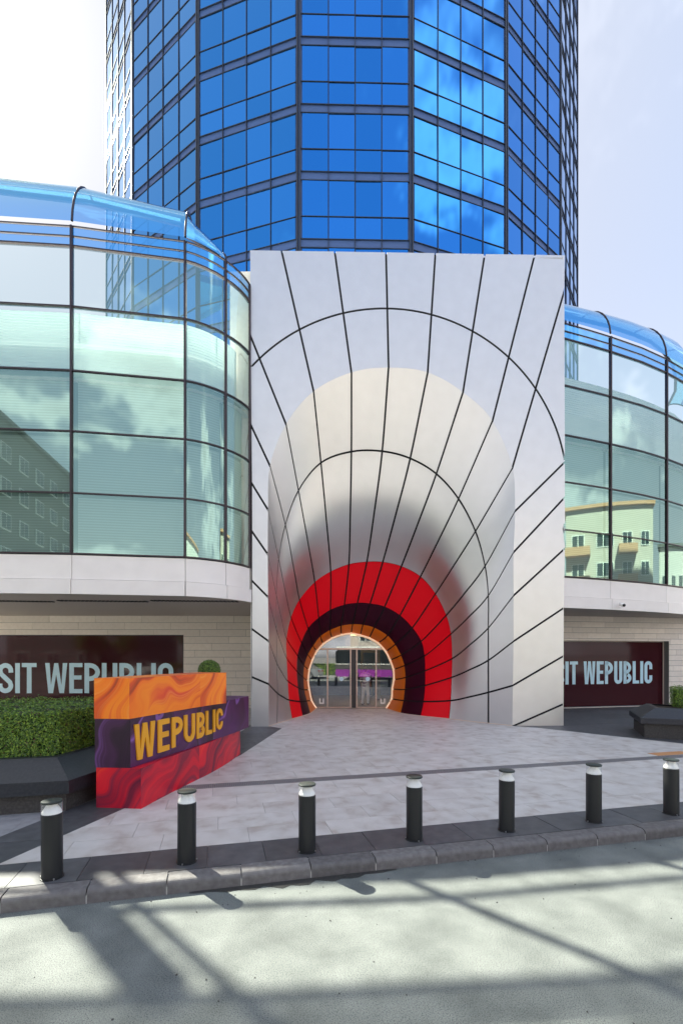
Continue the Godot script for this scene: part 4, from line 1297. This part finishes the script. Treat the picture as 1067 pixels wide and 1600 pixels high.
func person(at: Vector3, turn: float, height: float, label: String, shirt: Material, trousers: Material, stride: float) -> void:
	var t := thing("person", at, label, "person", "people inside the doors")
	t.rotation.y = turn
	t.scale = Vector3.ONE * height / 1.75
	# the figure faces +z in its own axes; x is its left
	var hip := Vector3(0, .93, 0); var chest := Vector3(0, 1.28, .015); var neck := Vector3(0, 1.47, .0); var head := Vector3(0, 1.61, .02)
	var body := [[hip, chest, .125, .14], [chest + Vector3(-.12, .1, 0), chest + Vector3(.12, .1, 0), .085, .085], [chest + Vector3(0, .1, 0), neck, .09, .055], [neck, head, .052, .055], [head + Vector3(0, .02, -.01), head + Vector3(0, .045, 0), .095, .092], [head + Vector3(0, -.045, .025), head + Vector3(0, -.07, .045), .068, .045], [head + Vector3(0, .0, .09), head + Vector3(0, -.03, .112), .012, .016], [head + Vector3(-.09, 0, .0), head + Vector3(-.094, -.03, .0), .016, .012], [head + Vector3(.09, 0, .0), head + Vector3(.094, -.03, .0), .016, .012]]
	var sb := [[hip + Vector3(0, .0, 0), chest, .142, .157], [chest + Vector3(-.13, .1, 0), chest + Vector3(.13, .1, 0), .095, .095], [chest + Vector3(0, .1, 0), neck + Vector3(0, -.03, 0), .1, .068]]
	var tb := [[hip + Vector3(-.05, .03, 0), hip + Vector3(.05, .03, 0), .128, .128]]
	var shoes := []
	var hands := []
	for s in [-1, 1]:
		var sh := chest + Vector3(.19 * s, .1, 0); var el := Vector3(.25 * s, 1.08, -.02 + .07 * stride * s); var wr := Vector3(.25 * s, .86, .08 + .12 * stride * s)
		body.append_array([[sh, el, .052, .042], [el, wr, .040, .028]])
		sb.append_array([[sh, el.lerp(sh, .1), .066, .056]])
		hands.append_array(hand_bones(wr, (wr - el).normalized(), Vector3(-s, 0, 0), Vector3(0, .3, 1).normalized()))
		var hj := hip + Vector3(.09 * s, -.04, 0); var kn := Vector3(.10 * s, .50, .03 - .10 * stride * s); var an := Vector3(.10 * s, .09, -.03 - .22 * stride * s)
		body.append_array([[hj, kn, .085, .055], [kn, an, .056, .036]])
		tb.append_array([[hj, kn, .098, .072], [kn, an + Vector3(0, .0, 0), .072, .058]])
		shoes.append_array([[an + Vector3(0, -.045, -.02), an + Vector3(0, -.052, .16), .045, .036]])
	var g := Geo.new(); blob(g, body, .02); blob(g, hands, .006, .006); put("body", g.mesh(), M.skin, t)
	g = Geo.new(); blob(g, sb, .022); put("shirt", g.mesh(), shirt, t)
	g = Geo.new(); blob(g, tb, .022); put("trousers", g.mesh(), trousers, t)
	g = Geo.new(); blob(g, shoes, .018, .01); put("shoes", g.mesh(), M.shoe, t)
	g = Geo.new(); blob(g, [[head + Vector3(0, .055, -.03), head + Vector3(0, .075, .03), .092, .078], [head + Vector3(0, -.02, -.05), head + Vector3(0, .03, -.04), .075, .085]], .018); put("hair", g.mesh(), M.hair, t)
	for s in [-1, 1]:
		g = Geo.new(); g.lathe([Vector2(0, -.010), Vector2(.012, 0), Vector2(0, .010)], 10, head + Vector3(.034 * s, .012, .084)); put("eye", g.mesh(), M.hair, t)
	g = Geo.new(); g.box(head + Vector3(0, -.058, .098), Vector3(.045, .008, .012)); put("mouth", g.mesh(), M.tail_red, t)

func build_people() -> void:
	var m := plain("striped_shirt", Color.WHITE, .85)
	var im := Image.create(8, 64, false, Image.FORMAT_RGB8)
	for y in 64:
		for x in 8: im.set_pixel(x, y, lin(.72, .68, .70) if (y / 16) % 2 == 0 else lin(.30, .20, .26))
	m.albedo_texture = ImageTexture.create_from_image(im)
	m.uv1_triplanar = true
	m.uv1_scale = Vector3.ONE * 3.6
	person(v(1.0, 0, 20.35), 2.7, 1.60, "person in striped shirt and white trousers just inside the glass doors", m, M.cloth_white, .5)
	person(v(1.62, 0, 24.2), -.3, 1.68, "person in dark clothes standing farther back inside the glass doors", M.cloth_dark, M.cloth_dark, .1)

# ---------------------------------------------------------------- across the street (mirrored in the glass)
func street_spot(x: float, t: float) -> Vector3:
	var s := (x - KO.x + KD.y * t) / KD.x
	var q := kerb2(s, t)
	return v(q.x, -.13, q.y)

func wheel(t: Node3D, at: Vector3, r: float) -> void:
	var g := Geo.new()
	g.lathe([Vector2(r * .62, -.1), Vector2(r * .95, -.1), Vector2(r, -.07), Vector2(r, .07), Vector2(r * .95, .1), Vector2(r * .62, .1)], 20)
	var w := put("wheel", g.mesh(), M.tyre, t, Transform3D(Basis(Vector3.RIGHT, PI / 2), at))
	g = Geo.new(); g.lathe([Vector2(0, -.07), Vector2(r * .62, -.09), Vector2(r * .64, .0), Vector2(r * .62, .09), Vector2(0, .07)], 20)
	put("rim", g.mesh(), M.rim, w)

func car(at: Vector3, turn: float, paint: Material, tall: float, label: String) -> void:
	var t := thing("parked_car", at, label, "car", "cars parked across the street")
	t.rotation.y = turn
	var k := tall
	# side outline, extruded with sides that lean in towards the roof
	var low := [Vector2(-2.1, .28), Vector2(-2.15, .55), Vector2(-2.05, .82 * k), Vector2(-1.0, .93 * k), Vector2(1.75, .95 * k), Vector2(2.1, .85 * k), Vector2(2.15, .5), Vector2(2.08, .28)]
	var top := [Vector2(-1.0, .93 * k), Vector2(-.35, 1.40 * k), Vector2(.9, 1.46 * k), Vector2(1.75, .95 * k)]
	var g := Geo.new()
	for s in [-1, 1]:
		var pl := PackedVector2Array(low)
		g.plate(pl, Vector3(0, 0, .86 * s), Vector3.RIGHT, Vector3.UP, Vector3(0, 0, s), .0)
	for i in low.size():
		var a: Vector2 = low[i]; var b: Vector2 = low[(i + 1) % low.size()]
		g.quad(Vector3(a.x, a.y, .86), Vector3(b.x, b.y, .86), Vector3(b.x, b.y, -.86), Vector3(a.x, a.y, -.86))
	g.quad(Vector3(-.35, 1.40 * k + .005, .66), Vector3(.9, 1.46 * k + .005, .66), Vector3(.9, 1.46 * k + .005, -.66), Vector3(-.35, 1.40 * k + .005, -.66))
	for s in [-1, 1]:
		for i in 4:
			var a: Vector2 = top[i]; var b := Vector2(a.x * 1.0, a.y)
			if i == 1 or i == 2: g.bar(Vector3(top[i].x, top[i].y, .66 * s), Vector3(top[0 if i == 1 else 3].x, top[0].y, .84 * s), .07, .07)
		g.bar(Vector3(.25, 1.42 * k, .665 * s), Vector3(.25, .93 * k, .85 * s), .08, .05)
	put("body", g.mesh(), paint, t)
	g = Geo.new()
	for s in [-1, 1]:
		g.quad(Vector3(-1.0, .935 * k, .84 * s), Vector3(-.35, 1.40 * k, .65 * s), Vector3(.9, 1.455 * k, .65 * s), Vector3(1.75, .952 * k, .84 * s))
	g.quad(Vector3(-1.0, .935 * k, .84), Vector3(-.35, 1.40 * k, .65), Vector3(-.35, 1.40 * k, -.65), Vector3(-1.0, .935 * k, -.84))
	g.quad(Vector3(1.75, .955 * k, .84), Vector3(.9, 1.455 * k, .65), Vector3(.9, 1.455 * k, -.65), Vector3(1.75, .955 * k, -.84))
	put("windows", g.mesh(), M.car_window, t)
	for x in [-1.32, 1.32]:
		for s in [-1, 1]: wheel(t, Vector3(x, .33, .80 * s), .33)
	for s in [-1, 1]:
		g = Geo.new(); g.box(Vector3(-2.10, .68, .62 * s), Vector3(.1, .14, .34)); put("headlight", g.mesh(), M.head_lamp_clear, t)
		g = Geo.new(); g.box(Vector3(2.12, .75, .62 * s), Vector3(.08, .16, .3)); put("tail_lamp", g.mesh(), M.tail_red, t)
		g = Geo.new(); g.box(Vector3(-.75, 1.0 * k, .95 * s), Vector3(.1, .12, .18)); put("mirror", g.mesh(), paint, t)

func bus(at: Vector3, turn: float) -> void:
	var t := thing("parked_bus", at, "purple and white bus parked across the street, mirrored in the doors", "bus")
	t.rotation.y = turn
	var g := Geo.new()
	g.box(Vector3(0, .62, 0), Vector3(9.2, .64, 2.3)); put("lower_body", g.mesh(), M.bus_purple, t)
	g = Geo.new(); g.box(Vector3(0, 1.17, 0), Vector3(9.18, .44, 2.28)); put("side_panel", g.mesh(), M.lobby_dark, t)
	g = Geo.new(); g.box(Vector3(0, 1.43, 0), Vector3(9.2, .06, 2.32)); put("belt_strip", g.mesh(), M.window_white, t)
	g = Geo.new(); g.box(Vector3(0, 2.85, 0), Vector3(9.1, .3, 2.2)); put("roof", g.mesh(), M.window_white, t)
	g = Geo.new(); g.box(Vector3(0, 2.08, 0), Vector3(8.9, 1.24, 2.1)); put("cabin", g.mesh(), M.lobby_dark, t)
	for s in [-1, 1]:
		for k in 7:
			g = Geo.new(); g.box(Vector3(-3.9 + 1.28 * k, 2.05, 1.08 * s), Vector3(1.2, 1.12, .04)); put("side_window", g.mesh(), M.car_window, t)
		for x in [-2.9, 2.7]: wheel(t, Vector3(x, .45, 1.08 * s), .45)
	g = Geo.new(); g.box(Vector3(-4.61, 2.0, 0), Vector3(.04, 1.2, 2.0)); put("windscreen", g.mesh(), M.car_window, t)
	for s in [-1, 1]:
		g = Geo.new(); g.box(Vector3(-4.62, .75, .8 * s), Vector3(.06, .2, .3)); put("headlight", g.mesh(), M.head_lamp_clear, t)

func street_tree(at: Vector3, h: float, label: String) -> void:
	var t := thing("street_tree", at, label, "tree", "trees across the street")
	var g := Geo.new()
	g.tube([Vector3.ZERO, Vector3(.05, h * .25, .03), Vector3(-.03, h * .5, 0)], .16, 8)
	for k in 5:
		var a := TAU * k / 5 + at.x
		g.tube([Vector3(0, h * .38, 0), Vector3(cos(a) * h * .12, h * .55, sin(a) * h * .12), Vector3(cos(a) * h * .2, h * .78, sin(a) * h * .2)], .06, 6)
	put("trunk", g.mesh(), M.bark, t)
	g = Geo.new(); g.tinted = true
	for k in 34:
		var d := Vector3(rng.randfn(), rng.randfn() * .8, rng.randfn()).normalized() * rng.randf_range(.3, 1.0)
		var c := Vector3(0, h * .66, 0) + d * Vector3(h * .27, h * .30, h * .27)
		for m in 130:
			var e := Vector3(rng.randfn(), rng.randfn() * .7, rng.randfn()) * h * .055
			g.col = leaf_tint() * .9
			leaf_at(g, c + e, e.normalized(), .2)
	put("crown", g.mesh(), M.leaf, t)

func apartment(x0: float, x1: float, z0: float, z1: float, h: float, mat: Material, mat2: Material, faces: Array, label: String, balcony: bool, turned := 0.0) -> void:
	var t := thing("apartment_block", v((x0 + x1) / 2, 0, (z0 + z1) / 2), label, "building", "apartment blocks across the street")
	t.rotation.y = turned
	var g := Geo.new(); g.box(v((x0 + x1) / 2, h / 2, (z0 + z1) / 2), Vector3(x1 - x0, h, absf(z1 - z0))); part("wall", g, mat, t)
	g = Geo.new(); g.box(v((x0 + x1) / 2, h + .2, (z0 + z1) / 2), Vector3(x1 - x0 + .8, .35, absf(z1 - z0) + .8)); part("roof", g, mat2, t)
	for f in faces:
		var a: Vector2 = f[0]; var b: Vector2 = f[1]
		var L := a.distance_to(b); var al := (b - a).normalized()
		var ex := v(al.x, 0, al.y); var out := v(al.y, 0, -al.x)
		var turn := Basis(ex, Vector3.UP, out)
		var n := int(L / 3.1); var floors := int(h / 3.05)
		for k in floors:
			for c in n:
				var at := v(a.x, 0, a.y) + ex * (L * (c + .5) / n) + Vector3.UP * (k * 3.05 + 1.75)
				g = Geo.new(); g.box(at + out * .03, Vector3(1.7, 1.5, .1), turn); var w := part("window", g, M.window_white, t)
				g = Geo.new()
				for s in [-.4, .4]: g.box(at + out * .085 + ex * s, Vector3(.7, 1.32, .03), turn)
				var pn := part("pane", g, M.window_dark, w); pn.position = Vector3.ZERO
				if balcony and (c % 3) == 1:
					g = Geo.new(); g.box(at + out * .7 + Vector3(0, -1.15, 0), Vector3(L / n, .9, 1.3), turn); part("balcony", g, mat2, t)

func build_street_behind() -> void:
	var a := atan2(KD.y, KD.x)
	bus(street_spot(4.2, -11.2), a)
	car(street_spot(-4.0, -11.4), a, M.car_silver, 1.0, "silver car parked across the street behind the purple bus")
	car(street_spot(-20.5, -11.4), a, M.car_white, 1.14, "white car parked across the street farther left")
	car(street_spot(-14.0, -11.4), a, M.car_silver, 1.05, "grey car parked across the street between white car and silver car")
	for s in [[-29, 5.8], [-24.5, 5.0], [-16, 5.9], [-11.5, 4.8], [-5, 5.4], [13, 6.2], [19, 5.4], [25, 6.0]]:
		var p := street_spot(s[0], -15.5); p.y = 0
		street_tree(p, s[1], "leafy street tree across the street, %s" % {-29: "leftmost of the row", -24.5: "second from the left", -16: "third from the left", -11.5: "fourth from the left", -5: "behind the silver car", 13: "just past the bus", 19: "second from the right", 25: "rightmost of the row"}[s[0]])
	var h := thing("far_hedge", v(-14, 0, -13), "low clipped hedge along the far pavement of the street", "hedge")
	var g := Geo.new()
	for k in 8:
		var p := street_spot(-30 + k * 4.0, -17.0)
		g.box(Vector3(p.x, .6, p.z), Vector3(4.2, 1.2, .9), Basis(Vector3.UP, a))
	part("hedge_core", g, M.leaf_core, h)
	g = Geo.new(); g.tinted = true
	for k in 9000:
		var p := street_spot(rng.randf_range(-32, 0), -17.0 + .47)
		g.col = leaf_tint()
		leaf_at(g, Vector3(p.x, rng.randf_range(0.05, 1.24), p.z), v(-KD.y, 0.2, KD.x), .12)
	part("foliage", g, M.leaf, h)
	apartment(-40, -25, -36, -20, 22.7, M.facade_grey, M.facade_grey, [[Vector2(-25, -20), Vector2(-25, -36)], [Vector2(-25, -20), Vector2(-40, -20)]].map(func(q): return [q[1], q[0]] if q[0].x == q[1].x else [q[0], q[1]]), "tall grey apartment block mirrored in the left glass wing", false)
	apartment(1.5, 13, -44, -31, 25, M.facade_cream, M.facade_white, [[Vector2(13, -31), Vector2(1.5, -31)]], "tall cream apartment block mirrored in the curved glass corner", false)
	apartment(45, 58, -5, 11, 17.3, M.facade_cream, M.facade_brown, [[Vector2(45, 11), Vector2(45, -5)]], "cream and brown balcony block mirrored in the right glass wing", true, -.38)
	apartment(60, 76, 13, 32, 15, M.facade_white, M.facade_grey, [[Vector2(60, 32), Vector2(60, 13)]], "low white block mirrored at the right edge of the glass", false)
	apartment(16, 36, -46, -32, 17, M.facade_white, M.facade_brown, [[Vector2(36, -32), Vector2(16, -32)]], "white apartment block with brown balconies across the street", true)

func _ready() -> void:
	rng.seed = 20
	# camera: level, with the lens shifted up
	var cam := Camera3D.new()
	cam.name = "camera"
	cam.projection = Camera3D.PROJECTION_FRUSTUM
	cam.near = .1; cam.far = 600.0
	cam.size = .1 * 1600.0 / 756.0
	cam.frustum_offset = Vector2(0, .1 * 224.0 / 756.0)
	cam.position = Vector3(0, 2.08, 0)
	add_child(cam)
	cam.current = true
	var to_sun := v(-.5, .707, .5).normalized()
	var env := Environment.new()
	env.background_mode = Environment.BG_SKY
	var sky := Sky.new()
	var pano := PanoramaSkyMaterial.new()
	pano.panorama = make_sky(to_sun)
	sky.sky_material = pano
	env.sky = sky
	env.tonemap_mode = Environment.TONE_MAPPER_LINEAR
	env.tonemap_exposure = 6.2
	env.sdfgi_enabled = true; env.ssao_enabled = true; env.ssil_enabled = true
	var we := WorldEnvironment.new()
	we.environment = env
	add_child(we)
	var sun := DirectionalLight3D.new()
	sun.name = "sun"
	sun.light_energy = 1.15
	sun.light_color = Color(1.0, .995, .93)
	sun.light_angular_distance = .53
	sun.shadow_enabled = true
	add_child(sun)
	sun.look_at_from_position(to_sun * 50.0, Vector3.ZERO)
	make_materials()
	build_ground()
	build_tower()
	build_wings()
	build_portal()
	build_door()
	build_sign()
	build_bollards()
	build_planting()
	build_people()
	build_street_behind()
